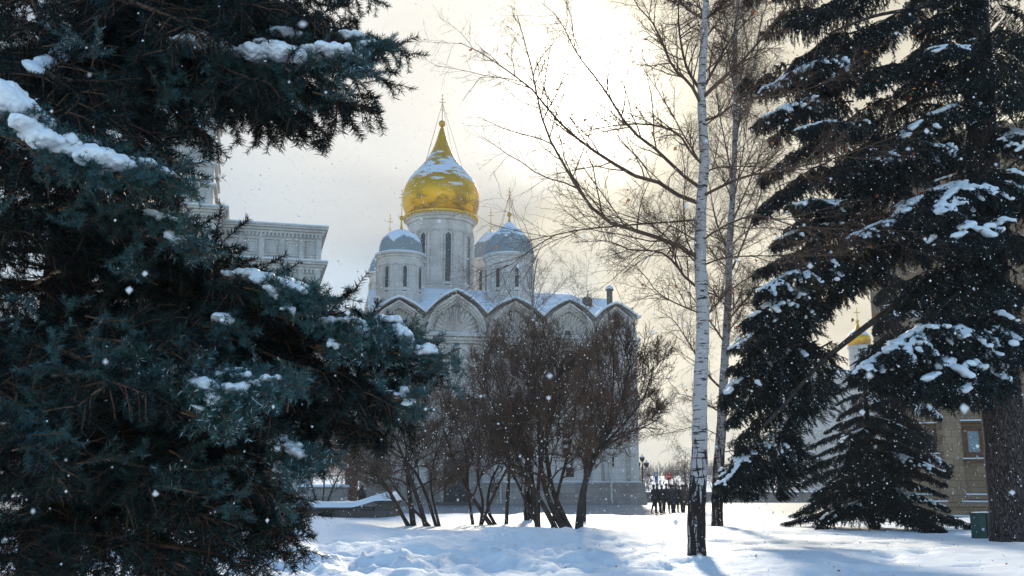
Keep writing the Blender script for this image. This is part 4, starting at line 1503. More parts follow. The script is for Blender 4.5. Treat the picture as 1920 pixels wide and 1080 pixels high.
limbs2 = [
    ([(1352, 790), (1380, 760), (1410, 740), (1440, 735)], -1, .03), ([(1348, 770), (1320, 755), (1290, 742), (1262, 738)], .5, .03),
    ([(1358, 735), (1325, 700), (1290, 640), (1262, 600), (1230, 580)], .8, .04), ([(1360, 640), (1330, 600), (1300, 560), (1270, 520)], -1, .035),
    ([(1362, 600), (1400, 560), (1430, 525), (1450, 500)], -1, .035), ([(1366, 520), (1400, 440), (1430, 350), (1445, 260)], 1, .035),
    ([(1368, 470), (1345, 420), (1330, 350), (1322, 290)], 1, .03), ([(1372, 420), (1410, 330), (1432, 260), (1440, 200)], -1, .03),
    ([(1374, 340), (1360, 270), (1346, 190), (1342, 100)], -1, .03), ([(1376, 260), (1400, 180), (1420, 90), (1430, 0)], 1, .03),
    ([(1378, 180), (1366, 110), (1350, 40), (1350, -30)], 0, .028), ([(1352, 850), (1400, 842), (1430, 850), (1460, 880)], 0, .02),
    ([(1345, 815), (1310, 800), (1270, 808), (1225, 815), (1200, 795)], -1, .016),
    ([(1372, 300), (1388, 200), (1392, 100), (1396, 0)], .5, .03), ([(1366, 400), (1385, 330), (1400, 240), (1404, 150)], .5, .026),
]
b2 = birch_tree('birch_tree', 'thinner dirty grey birch with dark cracked bark, just behind and right of the white birch', P_BIRCH2,
                [(1346, 900, 0), (1354, 800, 0), (1358, 690, 0), (1364, 560, 0), (1370, 450, 0), (1374, 340, 0), (1379, 200, 0), (1380, 60, 0), (1382, 0, 0)],
                [.175, .155, .130, .115, .102, .09, .078, .066, .055], limbs2, 12, M['birch2'], 1.15, 4.0, 1.6, 60, .05)
# slender young tree behind the shrubs
yb = ground_at(990, 975)
limbs3 = [([(996, 640), (985, 600), (970, 560), (955, 530)], .5, .014), ([(997, 600), (1008, 560), (1020, 530), (1030, 505)], -.5, .014),
          ([(998, 570), (990, 530), (985, 500), (982, 470)], .4, .012), ([(999, 550), (1010, 520), (1015, 490)], -.3, .01)]
b3 = birch_tree('young_birch', 'slender young birch rising behind the middle of the shrubs', yb,
                [(992, 900, 0), (996, 760, 0), (998, 640, 0), (1000, 560, 0), (1003, 510, 0)],
                [.16, .11, .06, .035, .02], limbs3, 14, M['birch2'], .7, .5, .45, 0, .016)
limbs4 = [([(1098, 600), (1085, 570), (1072, 545), (1060, 530)], .5, .010), ([(1099, 590), (1112, 560), (1125, 545)], -.5, .01)]
yb2 = ground_at(1096, 978)
b4 = birch_tree('young_birch', 'thin sapling whose bare top shows above the right end of the cathedral roof', yb2,
                [(1097, 860, 0), (1098, 740, 0), (1099, 640, 0), (1100, 580, 0)],
                [.05, .04, .03, .02], limbs4, 15, M['birch2'], .6, .7, .3, 0, .010)


# ------------------------------------------------------------------ multi-stem shrubs
def shrub(label, base, stems, seed, crown, n1, n2, n3, twigmat, r0=.09, ex=1.0, up=.45):
    """stems: list of pixel polylines; crown: (cx,cy,rx,ry) ellipse in pixels, measured at the shrub's own distance"""
    g = np.random.default_rng(seed)
    bx, by, bz = base
    off = np.array((bx, by, bz))
    rt = empty('bare_shrub', (bx, by, bz)); tag(rt, label, 'shrub', None)
    c = at(crown[0], crown[1], by); k = by / FPX
    rx, rz = crown[2] * k, crown[3] * k
    ryd = rx * .8

    def inside(p, s=1.0):
        q = ((p[..., 0] - c[0]) / (rx * s)) ** 2 + ((p[..., 1] - by) / (ryd * s)) ** 2 + ((p[..., 2] - c[2]) / (rz * s)) ** 2
        return q < 1
    SP, SL, SR = [], [], []
    for i, (pl, dd, r) in enumerate(stems):
        q = pxline(pl, by, by + dd)
        q[0] = q[0].copy(); q[0][1] = by; q[0][2] = min(q[0][2], H(q[0][0], by) - .12)
        pts, l = resample(q, 14)
        r = r * .74; SP.append(pts); SL.append(l); SR.append(r)
        T = Tubes(); T.add((pts - off)[None], (r * np.linspace(1.1, .28, 14) * (1 + g.normal(0, .05, 14)))[None], 9)
        link('stem', T.mesh('stem', [M['bush_bark']]), rt)
    SP = np.array(SP); SL = np.array(SL); SR = np.array(SR) * .85
    rad = SR[:, None] * np.linspace(1.1, .28, 14)[None]
    dirs = unit(np.gradient(SP, axis=1))
    T = Tubes()
    P, D, L, Rr = spawn(SP, dirs, rad, SL, n1 + 2, .32, 1.0, .80, .25, .66, .45, .55, g=g, up=(0, 0, .15))
    # every stem also carries on from its tip
    P = np.concatenate([P, SP[:, -1], SP[:, -1]]); D = np.concatenate([D, unit(dirs[:, -1] + g.normal(0, .35, (len(SP), 3))), unit(dirs[:, -1] + g.normal(0, .35, (len(SP), 3)))])
    L = np.concatenate([L, SL * .4, SL * .45]); Rr = np.concatenate([Rr, rad[:, -1], rad[:, -1]])

    def clip(P, D, L, Rr, s=1.0):
        Lc = L.copy()
        for _ in range(4):
            bad = ~inside(P + unit(D) * Lc[:, None], s); Lc = np.where(bad, Lc * .72, Lc)
        ok = (Lc > .12 * L)
        return P[ok], D[ok], Lc[ok], Rr[ok]
    P, D, L, Rr = clip(P, D, L, Rr, 1.0)
    p1, d1, r1 = grow(P, D, L, Rr, 9, .17, (0, 0, up * .8), .35, g=g)
    T.add(p1 - off, r1, 6, 0)
    P, D, L, Rr = spawn(p1, d1, r1, L, n2, .18, 1.0, .75, .25, .62, .4, .62, g=g, up=(0, 0, .15), rmin=.006)
    P, D, L, Rr = clip(P, D, L, Rr, 1.03)
    L = np.clip(L, .2, 2.2)
    p2, d2, r2 = grow(P, D, L, np.minimum(Rr, .017), 7, .18, (0, 0, up * .8), .4, g=g)
    T.add(p2 - off, r2, 4, 0)
    P, D, L, Rr = spawn(p2, d2, r2, L, n3 + 1, .2, 1.0, .7, .25, .55, .35, .7, g=g, up=(0, 0, .2), rmin=.004)
    P, D, L, Rr = clip(P, D, L, Rr, 1.06)
    L = np.clip(L, .15, .9)
    p3, d3, r3 = grow(P, D, L, np.minimum(Rr, .008), 5, .12, (0, 0, up), .55, g=g)
    T.add(p3 - off, r3, 3, 1)
    P, D, L, Rr = spawn(p3, d3, r3, L, 4, .2, 1.0, .6, .2, .6, .3, .8, g=g, up=(0, 0, .3), rmin=.0038)
    L = np.clip(L, .08, .35)
    p4, d4, r4 = grow(P, D, L, np.minimum(Rr, .005), 3, .1, (0, 0, up), .8, g=g)
    T.add(p4 - off, r4, 3, 1)
    link('branches', T.mesh('branches', [M['bush_bark'], twigmat]), rt)
    return rt


S1_ = shrub('low spreading bare shrub of thin crooked stems on the left, beside the planter wall', ground_at(785, 986),
            [([(770, 986), (752, 962), (732, 925), (700, 880), (660, 845)], -1.2, .085), ([(776, 988), (768, 930), (762, 880), (745, 830), (720, 780)], .6, .11),
             ([(800, 988), (788, 950), (772, 905), (762, 868), (775, 820), (790, 770)], -.5, .10), ([(812, 990), (790, 970), (760, 940), (735, 905), (715, 880), (680, 868)], -1.4, .06),
             ([(826, 990), (815, 950), (808, 910), (812, 870), (830, 820)], .8, .06), ([(820, 990), (800, 930), (775, 880), (740, 850), (690, 830), (640, 815)], 1.2, .07),
             ([(770, 986), (735, 930), (695, 890), (650, 860), (600, 840)], .8, .05)],
            21, (725, 805, 165, 125), 8, 10, 6, M['bush_pale'], up=.2)
S2_ = shrub('bare brown shrub with forked leaning stems in the middle, in front of the arched doorway', ground_at(912, 984),
            [([(888, 980), (880, 940), (875, 890), (872, 840), (850, 780)], .6, .075), ([(925, 984), (900, 955), (870, 905), (850, 860), (830, 800)], -.8, .10),
             ([(934, 985), (915, 955), (920, 905), (938, 865), (950, 810)], .5, .07), ([(900, 980), (905, 940), (895, 890), (900, 830), (890, 760)], -.6, .06),
             ([(949, 985), (952, 930), (955, 870), (948, 800), (940, 720)], .9, .085), ([(900, 980), (925, 930), (950, 880), (975, 830), (985, 760)], -.8, .06)],
            22, (905, 770, 118, 130), 7, 8, 5, M['bush_twig'])
S3_ = shrub('largest bare shrub with a dense rounded reddish brown crown before the cathedral wall', ground_at(1040, 990),
            [([(1008, 985), (1002, 930), (990, 860), (965, 770), (940, 690)], .8, .10), ([(1045, 992), (1020, 950), (985, 890), (950, 820), (915, 740)], -1.0, .11),
             ([(1060, 992), (1030, 940), (1015, 880), (1010, 800), (1000, 700)], -.4, .12), ([(1072, 993), (1050, 955), (1032, 900), (1025, 820), (1045, 720)], .8, .12),
             ([(1015, 985), (985, 940), (965, 895), (930, 850), (890, 800)], .6, .07), ([(1035, 990), (1045, 930), (1060, 870), (1075, 800), (1085, 710)], 1.0, .08),
             ([(1010, 985), (1010, 900), (1025, 810), (1040, 740), (1030, 650)], -1.1, .08), ([(1060, 992), (1025, 935), (1040, 890), (1085, 850), (1105, 790)], -1.3, .05)],
            23, (995, 732, 176, 144), 9, 10, 6, M['bush_twig'])
S4_ = shrub('open vase shaped bare shrub at the right with a tall bent stem and upswept twigs', ground_at(1085, 993),
            [([(1084, 994), (1090, 940), (1105, 880), (1130, 830), (1160, 770), (1180, 690)], .4, .10), ([(1088, 990), (1098, 905), (1115, 855), (1130, 825), (1120, 760), (1100, 700)], -.8, .06),
             ([(1086, 992), (1098, 910), (1120, 850), (1165, 800), (1205, 750), (1225, 690)], .8, .06), ([(1086, 992), (1094, 920), (1112, 860), (1140, 800), (1150, 720), (1150, 660)], -.6, .05),
             ([(1086, 992), (1096, 915), (1118, 852), (1180, 812), (1215, 790)], -.9, .035)],
            24, (1165, 722, 104, 138), 7, 8, 5, M['bush_twig'])
S5_ = shrub('pale brown twiggy shrub far left, half hidden behind the blue spruce', ground_at(600, 968),
            [([(600, 968), (590, 930), (575, 880), (560, 830)], .5, .06), ([(605, 968), (620, 925), (640, 880), (655, 840)], -.5, .06), ([(598, 968), (560, 930), (530, 890), (505, 850)], .8, .05), ([(602, 968), (608, 900), (600, 840), (610, 790)], -.8, .05)],
            25, (605, 845, 105, 90), 8, 9, 6, M['bush_pale'], up=.2)


# ------------------------------------------------------------------ spruces
def needles(A, B, per_m, nl, nw, g, spread=.85, upb=.25):
    """A,B (n,3) twig segments -> needle triangles"""
    Ls = np.linalg.norm(B - A, axis=1)
    cnt = np.maximum(1, (Ls * per_m + g.uniform(0, 1, len(Ls))).astype(int))
    idx = np.repeat(np.arange(len(A)), cnt)
    u = g.uniform(0, 1, len(idx))[:, None]
    D = unit(B - A)[idx]
    P = A[idx] * (1 - u) + B[idx] * u
    q = g.normal(0, 1, (len(idx), 3)); side = unit(q - D * (q * D).sum(-1, keepdims=True))
    side[:, 2] += upb; side = unit(side)
    nd = unit(D * .62 + side * spread)
    w = unit(np.cross(nd, g.normal(0, 1, (len(idx), 3)))) * nw * .5
    l = (nl * g.uniform(.75, 1.15, len(idx)))[:, None]
    V = np.stack([P - w, P + w, P + nd * l * .6 + w * .8, P + nd * l, P + nd * l * .6 - w * .8], 1).reshape(-1, 3)
    F = (np.arange(len(idx)) * 5)[:, None] + np.array([[0, 1, 2, 4]])
    F3 = (np.arange(len(idx)) * 5)[:, None] + np.array([[4, 2, 3]])
    return V, F, F3


def make_bough(seed, L, near=True, hang=0.3):
    g = np.random.default_rng(seed)
    # main axis along +x with a slight arch
    ctrl = [(0, 0, 0), (L * .3, g.normal(0, .03) * L, .05 * L), (L * .65, g.normal(0, .04) * L, .05 * L), (L * .88, g.normal(0, .03) * L, .01 * L), (L, 0, .0)]
    ax, l = resample(ctrl, 24)
    rad = np.linspace((.012 if near else .006) * L + .004, .004, 24)
    T = Tubes(); T.add(ax[None], rad[None], 6, 0)
    dirs = unit(np.gradient(ax, axis=0))
    n1 = int(L / (.13 if near else .15))
    us = np.linspace(.10, .98, n1)
    P0, D0, L0 = [], [], []
    for i, u in enumerate(us):
        for s in (-1, 1):
            x = min(u + g.uniform(-.01, .01), .985) * 23; j = int(x); f = x - j
            P0.append(ax[j] * (1 - f) + ax[min(j + 1, 23)] * f)
            lat = np.array((0, s, 0.0))
            D0.append(dirs[j] * .62 + lat * .78 + np.array((0, 0, g.normal(-.06, .16))))
            L0.append((.36 * L * (1 - u) ** .75 * g.uniform(.65, 1.15) + (.10 if near else .16)) * min(1, .45 + u * 2))
    P0 = np.array(P0); D0 = np.array(D0); L0 = np.array(L0)
    m = len(P0)
    p1, d1, r1 = grow(P0, D0, L0, np.full(m, .0045 if near else .009), 9, .05, (0, 0, -hang * .8), .4, g=g)
    T.add(p1, r1, 4, 0)
    # tertiary
    seg = []
    def segs(p): return p[:, :-1].reshape(-1, 3), p[:, 1:].reshape(-1, 3)
    per = 6 if near else 8
    P2, D2, L2, R2 = spawn(p1, d1, r1, np.maximum(L0, .3), per, .08, .98, .78, .15, .42 if near else .40, .45, .7, g=g, up=(0, 0, -.25 if near else -.6))
    L2 = np.clip(L2, .10, .24) if near else np.clip(L2, .15, .75)
    p2, d2, r2 = grow(P2, D2, L2, np.full(len(P2), .0028 if near else .005), 6, .06, (0, 0, -hang * (1.0 if near else 2.6)), .6, g=g)
    T.add(p2, r2, 3, 0)
    A, B = segs(p1); A2, B2 = segs(p2)
    if not near:
        P3, D3, L3, R3 = spawn(p2, d2, r2, L2, 4, .1, 1, .75, .2, .42, .3, .7, g=g)
        p3, d3, r3 = grow(P3, D3, np.clip(L3, .10, .28), np.full(len(P3), .003), 3, .05, (0, 0, -hang * .6), .6, g=g)
        T.add(p3, r3, 3, 0)
        A3, B3 = segs(p3); A2 = np.concatenate([A2, A3]); B2 = np.concatenate([B2, B3])
    A = np.concatenate([A, A2, ax[12:-1]]); B = np.concatenate([B, B2, ax[13:]])
    # old inner needles coloured near black as painted shade; young waxy blue ones outermost
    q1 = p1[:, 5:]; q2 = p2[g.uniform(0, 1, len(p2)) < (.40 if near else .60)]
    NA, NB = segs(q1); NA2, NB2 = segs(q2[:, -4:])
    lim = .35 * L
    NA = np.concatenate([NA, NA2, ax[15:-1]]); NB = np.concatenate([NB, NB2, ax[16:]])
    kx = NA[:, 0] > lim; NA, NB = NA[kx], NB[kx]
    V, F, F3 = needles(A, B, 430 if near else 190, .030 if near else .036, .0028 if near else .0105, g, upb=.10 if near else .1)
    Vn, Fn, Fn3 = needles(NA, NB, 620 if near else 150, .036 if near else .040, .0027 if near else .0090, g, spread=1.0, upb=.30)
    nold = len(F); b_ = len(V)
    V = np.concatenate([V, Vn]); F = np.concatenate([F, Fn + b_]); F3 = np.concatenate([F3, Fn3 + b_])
    nb = T.n
    Vt = np.concatenate(T.v + [V]); Ft = np.concatenate(T.f)
    k_ = np.arange(len(F)) >= nold
    mi = np.concatenate([np.zeros(len(Ft)), 1 + k_, 1 + k_])
    me = mesh_np('bough_near' if near else 'bough_far', Vt, [np.concatenate([Ft, F + nb]), F3 + nb], [M['twig'] if near else M['bark_dark'], M['needle_old_shaded'], M['needle_shaded'] if near else M['needle_far']], False, mi)
    return me, ax, p1, L


def blob_mesh(name, balls, voxel, matl, noise_s=.03, smooth=6, freq=9.0):
    """snow lump: union of ellipsoids fused, smoothed and roughened"""
    bm = bmesh.new()
    for c, r in balls:
        mt = Matrix.Translation(Vector(c)) @ Matrix.Diagonal((r[0], r[1], r[2], 1))
        bmesh.ops.create_icosphere(bm, subdivisions=2, radius=1.0, matrix=mt)
    me = bpy.data.meshes.new(name); bm.to_mesh(me); bm.free()
    o = bpy.data.objects.new(name, me); COL.objects.link(o)
    m = o.modifiers.new('r', 'REMESH'); m.mode = 'VOXEL'; m.voxel_size = voxel; m.use_smooth_shade = True
    s = o.modifiers.new('s', 'SMOOTH'); s.iterations = smooth; s.factor = .5
    dg = bpy.context.evaluated_depsgraph_get(); dg.update()
    out = bpy.data.meshes.new_from_object(o.evaluated_get(dg))
    bpy.data.objects.remove(o)
    bm = bmesh.new(); bm.from_mesh(out); seen = set(); isl = []
    for v in bm.verts:
        if v.index in seen: continue
        st = [v]; seen.add(v.index); cur = []
        while st:
            a = st.pop(); cur.append(a)
            for e_ in a.link_edges:
                b2_ = e_.other_vert(a)
                if b2_.index not in seen: seen.add(b2_.index); st.append(b2_)
        isl.append(cur)
    if len(isl) <= 3:
        isl.sort(key=len); 
        bmesh.ops.delete(bm, geom=[v for c_ in isl[:-1] for v in c_], context='VERTS'); bm.to_mesh(out)
    bm.free()
    n = len(out.vertices); co = np.zeros(n * 3, np.float32); out.vertices.foreach_get('co', co)
    co = co.reshape(-1, 3); nr = np.zeros(n * 3, np.float32); out.vertices.foreach_get('normal', nr); nr = nr.reshape(-1, 3)
    d = np.array([mnoise.fractal(Vector(c * freq), 1.0, 2.0, 3) for c in co])
    co = co + nr * (d * noise_s)[:, None]
    out.vertices.foreach_set('co', co.ravel()); out.update()
    out.materials.clear(); out.materials.append(matl)
    out.name = name
    return out


def bough_snow(seed, ax, p1, L, near, cover=(.35, .97)):
    g = np.random.default_rng(seed)
    balls = []
    w = .029 if near else .062

    def put(p, s, drop=0.0):
        balls.append((np.array(p) + [g.normal(0, w * .25), g.normal(0, w * .35), w * .35 - drop], (w * 1.35 * s * g.uniform(.8, 1.25), w * 1.35 * s * g.uniform(.8, 1.25), w * .60 * s)))
    n = int(L * (cover[1] - cover[0]) / (w * .7))
    for i in range(n):
        u = cover[0] + (cover[1] - cover[0]) * i / n
        if fbm(u * L, seed, 2.2 if near else 1.6, 2, 1.0) < (-.12 if near else .02): continue
        x = u * 23
        p = ax[min(23, int(x))] * (1 - (x % 1)) + ax[min(23, int(x) + 1)] * (x % 1)
        put(p, g.uniform(.8, 1.45) * (1.25 - .5 * u))
    for j in range(len(p1)):
        q = p1[j]
        if q[0, 0] < cover[0] * L * .9: continue
        for i in range(0, 8):
            v = fbm(q[i, 0] * (1 if near else .6), q[i, 1] * (1 if near else .6) + seed, 3.2 if near else 2.2, 2, 3.0)
            if v < (.16 if near else .16) - (.12 if i < 2 else 0): continue
            for f in (0, .5):
                p = q[i] * (1 - f) + q[i + 1] * f
                put(p, g.uniform(.6, 1.05) * (1 + .5 * v) * (1 - .045 * i))
    return blob_mesh('bough_snow', balls, .010 if near else .026, M['snow_cap'], .008 if near else .018, 4, 22 if near else 9)


NEAR = []
for sd_, L_ in ((101, 1.5), (102, 1.7), (103, 2.0), (104, 1.3)):
    me, ax, p1, L = make_bough(sd_, L_, True, .30)
    sn = bough_snow(sd_, ax, p1, L, True)
    NEAR.append((me, sn, L))
NEARD = []          # drooping ones
for sd_, L_ in ((105, 1.6), (106, 1.2)):
    me, ax, p1, L = make_bough(sd_, L_, True, .85)
    sn = bough_snow(sd_, ax, p1, L, True)
    NEARD.append((me, sn, L))
FAR = []
for sd_, L_ in ((201, 4.0), (202, 3.2), (203, 4.8)):
    me, ax, p1, L = make_bough(sd_, L_, False, .72)
    sn = bough_snow(sd_, ax, p1, L, False, (.3, .97))
    FAR.append((me, sn, L))


def place(lib, k, root, tip, parent, snow, roll=0.0, ymirror=1.0, thick=1.0):
    me, sn, L = lib[k % len(lib)]
    root = Vector(root); tip = Vector(tip)
    x = (tip - root); s = x.length / L; x.normalize()
    y = Vector((0, 0, 1)).cross(x).normalized(); z = x.cross(y)
    rm = Matrix.Rotation(roll, 3, 'X')
    m3 = Matrix((x, y, z)).transposed() @ rm
    sy = min(max(s, .45 if L < 2.5 else .62), 1.25) * (1.0 if L < 2.5 else 1.25)
    if thick != 1.0: sy = s * thick
    m = Matrix.Translation(root - Vector(parent.location)) @ m3.to_4x4() @ Matrix.Diagonal((s, sy * ymirror, sy, 1))
    o = bpy.data.objects.new('bough', me); COL.objects.link(o); o.parent = parent; o.matrix_basis = m
    if snow:
        c = bpy.data.objects.new('snow_load', sn); COL.objects.link(c); c.parent = o
    return o


def build_left_spruce():
    d0 = 6.3
    bx = at(95, 900, d0)[0]
    bz = H(bx, d0)
    rt = empty('blue_spruce', (bx, d0, bz)); tag(rt, 'big near blue spruce filling the left side, thick snow lying along its boughs', 'tree')
    T = Tubes()
    g = np.random.default_rng(5)
    pts = np.array([(0, 0, -.2), (0.02, 0, 1), (-.02, .02, 2.4), (.03, 0, 4), (0, 0, 6), (0.02, 0, 9)], float)
    q, l, rr = resample(pts, 40, [.20, .17, .15, .12, .09, .03])
    T.add(q[None], rr[None], 14)
    link('trunk', T.mesh('trunk', [M['spruce_bark']]), rt)

    def rootz(py): return np.array((bx, d0, at(95, py, d0)[2]))
    # (lib, tip px, tip depth, root py, snow, roll)
    spec = [
        # top bough group A
        (0, 735, 84, 5.3, 60, 1, 0.0), (0, 690, 128, 5.0, 120, 1, .1), (0, 645, 60, 5.6, 30, 1, 0), (0, 655, 8, 5.6, -40, 0, 0), (0, 690, -20, 5.9, -80, 0, 0),
        (1, 660, 205, 5.2, 110, 0, .2), (1, 575, 225, 5.2, 100, 0, .2), (1, 500, 190, 4.9, 70, 0, -.2), (1, 365, 240, 4.9, 90, 0, .1),
        (1, 610, 180, 5.7, 80, 0, 0), (0, 560, 90, 4.8, 40, 1, 0), (0, 600, 30, 4.9, -30, 0, 0), (1, 480, 150, 4.6, 70, 0, 0), (1, 540, 200, 5.8, 90, 0, 0),
        (0, 470, 10, 4.7, -60, 0, 0), (0, 350, 60, 4.5, 0, 0, 0), (1, 590, 140, 5.0, 60, 0, 0), 
        # B sloping bough
        (0, 285, 325, 4.5, 130, 1, 0), (0, 240, 290, 4.3, 110, 1, .1), (0, 120, 215, 4.2, 90, 1, .1), (0, 435, 500, 5.0, 390, 0, 0), (0, 290, 420, 4.5, 310, 1, 0), (0, 320, 465, 4.7, 370, 0, .1), 
        # C
        (0, 585, 562, 5.1, 450, 1, 0), (0, 615, 572, 5.4, 480, 0, .1), (0, 545, 600, 5.0, 480, 1, -.1), (0, 480, 540, 4.7, 430, 0, 0), (1, 560, 640, 5.4, 510, 0, 0),
        # D
        (0, 815, 658, 5.5, 560, 1, 0), (0, 790, 690, 5.2, 590, 1, .15), (0, 745, 610, 5.7, 540, 1, -.1), (0, 700, 620, 5.3, 540, 1, 0), (0, 800, 705, 5.6, 600, 0, 0),
        (1, 770, 770, 5.4, 600, 0, .1), (1, 730, 800, 5.2, 610, 0, 0), (1, 680, 810, 5.5, 620, 0, 0), (1, 640, 830, 5.3, 620, 0, 0), (1, 700, 740, 4.9, 600, 0, 0), (1, 590, 770, 5.2, 610, 0, 0),
        (1, 750, 740, 5.7, 590, 0, 0), (1, 640, 700, 5.0, 580, 0, 0), (1, 620, 760, 5.7, 590, 0, 0),
        # E front lower bough, closest to the lens
        (0, 530, 715, 4.3, 690, 1, 0), (0, 480, 745, 4.1, 700, 1, .2), (0, 400, 690, 4.0, 660, 0, -.1), (0, 300, 660, 3.9, 640, 0, 0), (0, 440, 720, 4.5, 660, 1, 0), (0, 230, 720, 3.7, 680, 0, 0),
        (0, 130, 830, 3.7, 790, 0, 0),
        # F, G lower
        (0, 575, 842, 5.0, 790, 1, 0), (0, 560, 880, 5.4, 800, 0, 0), (0, 605, 925, 5.3, 840, 0, .1), (0, 600, 955, 5.1, 870, 0, 0), (0, 590, 1000, 5.0, 920, 0, 0), (0, 575, 985, 5.6, 900, 0, 0),
        (0, 500, 1062, 4.8, 990, 0, 0), (0, 480, 1085, 4.6, 1030, 0, 0), (0, 555, 1030, 5.3, 960, 0, 0), (0, 430, 960, 4.4, 900, 0, 0), (0, 520, 910, 4.7, 840, 0, 0), (0, 380, 880, 4.2, 830, 0, 0), (0, 460, 820, 4.6, 770, 0, 0),
    ]
    for i, (lb, px, py, d, rpy, sn, roll) in enumerate(spec):
        sn = 0
        px -= (0 if py < 340 else 24) if py < 800 else 60
        roll = 0.0 if sn else roll + (.35, -.25, .1, -.45, .2)[i % 5] * (.25 if 230 < py < 640 else 1.0)
        r = rootz(rpy); r = r + np.array((0.03, -.03, 0))
        place(NEAR if lb == 0 else NEARD, i * 3 + 1, r, at(px, py, d), rt, sn, roll, 1 if i % 2 else -1)

    # thick snow lying on the boughs
    SN = [([(312, 74), (345, 76), (385, 78), (425, 90), (450, 100)], 4.9, .055), ([(430, 96), (480, 104), (540, 110), (590, 114), (630, 118)], 4.85, .075), ([(570, 92), (600, 98), (640, 100), (668, 100)], 4.8, .060),
          ([(512, 58), (535, 62), (560, 72)], 4.95, .045), ([(615, 72), (650, 66), (682, 68)], 5.1, .040), ([(665, 84), (705, 80)], 5.1, .028), ([(475, 84), (505, 82)], 4.9, .035),
          ([(-20, 175), (15, 190), (45, 206), (62, 228)], 4.1, .085), ([(50, 232), (72, 252), (95, 270), (120, 284)], 4.1, .075), ([(115, 275), (150, 282), (185, 300), (220, 305), (245, 308)], 4.15, .070), ([(122, 252), (160, 262), (190, 276)], 4.25, .035), ([(240, 300), (275, 306), (310, 322), (330, 330)], 4.3, .038),
          ([(252, 396), (290, 402), (340, 414)], 4.5, .028), ([(308, 436), (328, 446), (345, 455)], 4.5, .035),
          ([(418, 512), (450, 514), (490, 522), (530, 532), (575, 548)], 4.75, .050), ([(470, 520), (505, 540), (530, 562), (552, 590)], 4.7, .038), ([(520, 524), (550, 532), (578, 546)], 4.85, .040),
          ([(590, 603), (630, 600), (670, 602), (692, 612)], 5.0, .030), ([(705, 596), (735, 600), (752, 606)], 5.1, .045), ([(745, 612), (762, 630), (770, 642)], 5.1, .045), ([(768, 650), (790, 655), (815, 660)], 5.1, .048), ([(754, 728), (764, 745), (770, 762)], 5.0, .035), ([(676, 612), (690, 630)], 5.0, .04),
          ([(320, 696), (340, 697), (358, 705)], 3.95, .035), ([(362, 716), (385, 722), (400, 735)], 3.9, .042), ([(396, 730), (402, 750), (412, 765)], 3.9, .038), ([(378, 704), (410, 702), (440, 694), (465, 692)], 4.0, .022), ([(400, 738), (430, 728), (468, 722)], 3.9, .034), ([(470, 718), (500, 712), (526, 708)], 3.95, .030), ([(440, 706), (468, 704)], 3.97, .030), ([(370, 765), (385, 772)], 3.9, .03),
          ([(508, 818), (530, 828), (555, 838), (574, 840)], 4.7, .040), ([(540, 838), (560, 850), (568, 856)], 4.65, .038), ([(520, 870), (530, 880)], 4.7, .03), ([(415, 590), (425, 605)], 4.6, .04), ([(270, 700), (300, 704)], 3.9, .014), ([(620, 640), (632, 650)], 4.8, .03)]
    for pl, d, w in SN:
        balls = []
        q, L = resample([at(x_, y_, d) for x_, y_ in pl], max(3, int(len(pl) * 5)))
        nb_ = len(q)
        for i in range(nb_):
            e = math.sin(math.pi * (i + .7) / (nb_ + .4)) ** .5
            ww = w * e * (1 + .45 * fbm(i * .31, w * 90, 1.0, 2, d)) * .72
            p = q[i] - np.array((bx, d0, bz)) + (g.normal(0, w * .12), g.normal(0, w * .5), g.normal(0, w * .12))
            balls.append((p, (ww * 1.2, ww * 1.7, ww * .66)))
            if i % 3 == 1:
                balls.append((p + (g.normal(0, w * .7), g.normal(0, w * .9), -abs(g.normal(0, w * .3))), (ww * .7, ww * .8, ww * .5)))
        me = blob_mesh('snow_load', balls, .0075, M['snow_cap'], .012, 2, 30)
        link('snow_load', me, rt)

    # young shoots at the outside of the crown: along the snow and where the boughs face the square
    SP_, SD_, SL_ = [], [], []
    for pl, d, w in SN:
        q, L = resample([at(x_, y_, d) for x_, y_ in pl], max(4, int(len(pl) * 4)))
        for p in q:
            for _ in range(1 if g.uniform() < .7 else 2):
                SP_.append(p + np.array((g.normal(0, w), g.uniform(-.5, 1.4) * w, -w * .95))); SD_.append((g.normal(.6, .4), g.normal(-.15, .5), g.normal(-.22, .25))); SL_.append(g.uniform(.07, .12))
    CL = [(40, 800, 3.8, 70, 45, 26), (130, 700, 3.9, 80, 45, 20), (250, 690, 3.95, 70, 45, 24), (290, 860, 4.2, 90, 40, 10), (460, 740, 4.0, 60, 40, 16), (390, 930, 4.3, 70, 30, 16), (640, 640, 4.9, 90, 45, 22), (720, 700, 5.0, 60, 60, 20),
          (110, 560, 4.5, 120, 60, 10), (300, 500, 4.6, 90, 50, 16), (90, 380, 4.4, 80, 50, 12), (200, 400, 4.5, 80, 40, 14), (370, 160, 4.8, 90, 30, 16), (280, 150, 4.8, 80, 40, 12), (120, 120, 4.6, 90, 50, 10), (560, 190, 5.0, 60, 40, 12), (480, 880, 4.6, 60, 40, 8)]
    for cx_, cy_, d, rx_, ry_, n_ in CL:
        for _ in range(max(4, int(n_ * .55))):
            SP_.append(at(g.normal(cx_, rx_ * .6), g.normal(cy_, ry_ * .6), d + g.normal(.05, .10))); SD_.append((g.normal(.5, .5), g.normal(-.45, .5), g.normal(.0, .32))); SL_.append(g.uniform(.12, .20))
    SP_ = np.array(SP_) - np.array((bx, d0, bz)); SD_ = np.array(SD_); SL_ = np.array(SL_)
    pp, dd_, rr_ = grow(SP_ - unit(SD_) * .06, SD_, SL_ + .06, np.full(len(SP_), .0042), 6, .04, (0, 0, .1), .5, g=g)
    T = Tubes(); T.add(pp, rr_, 4)
    P_, D_, L_, R_ = spawn(pp, dd_, rr_, SL_ + .08, 3, .35, .85, .72, .1, .62, .35, .7, g=g)
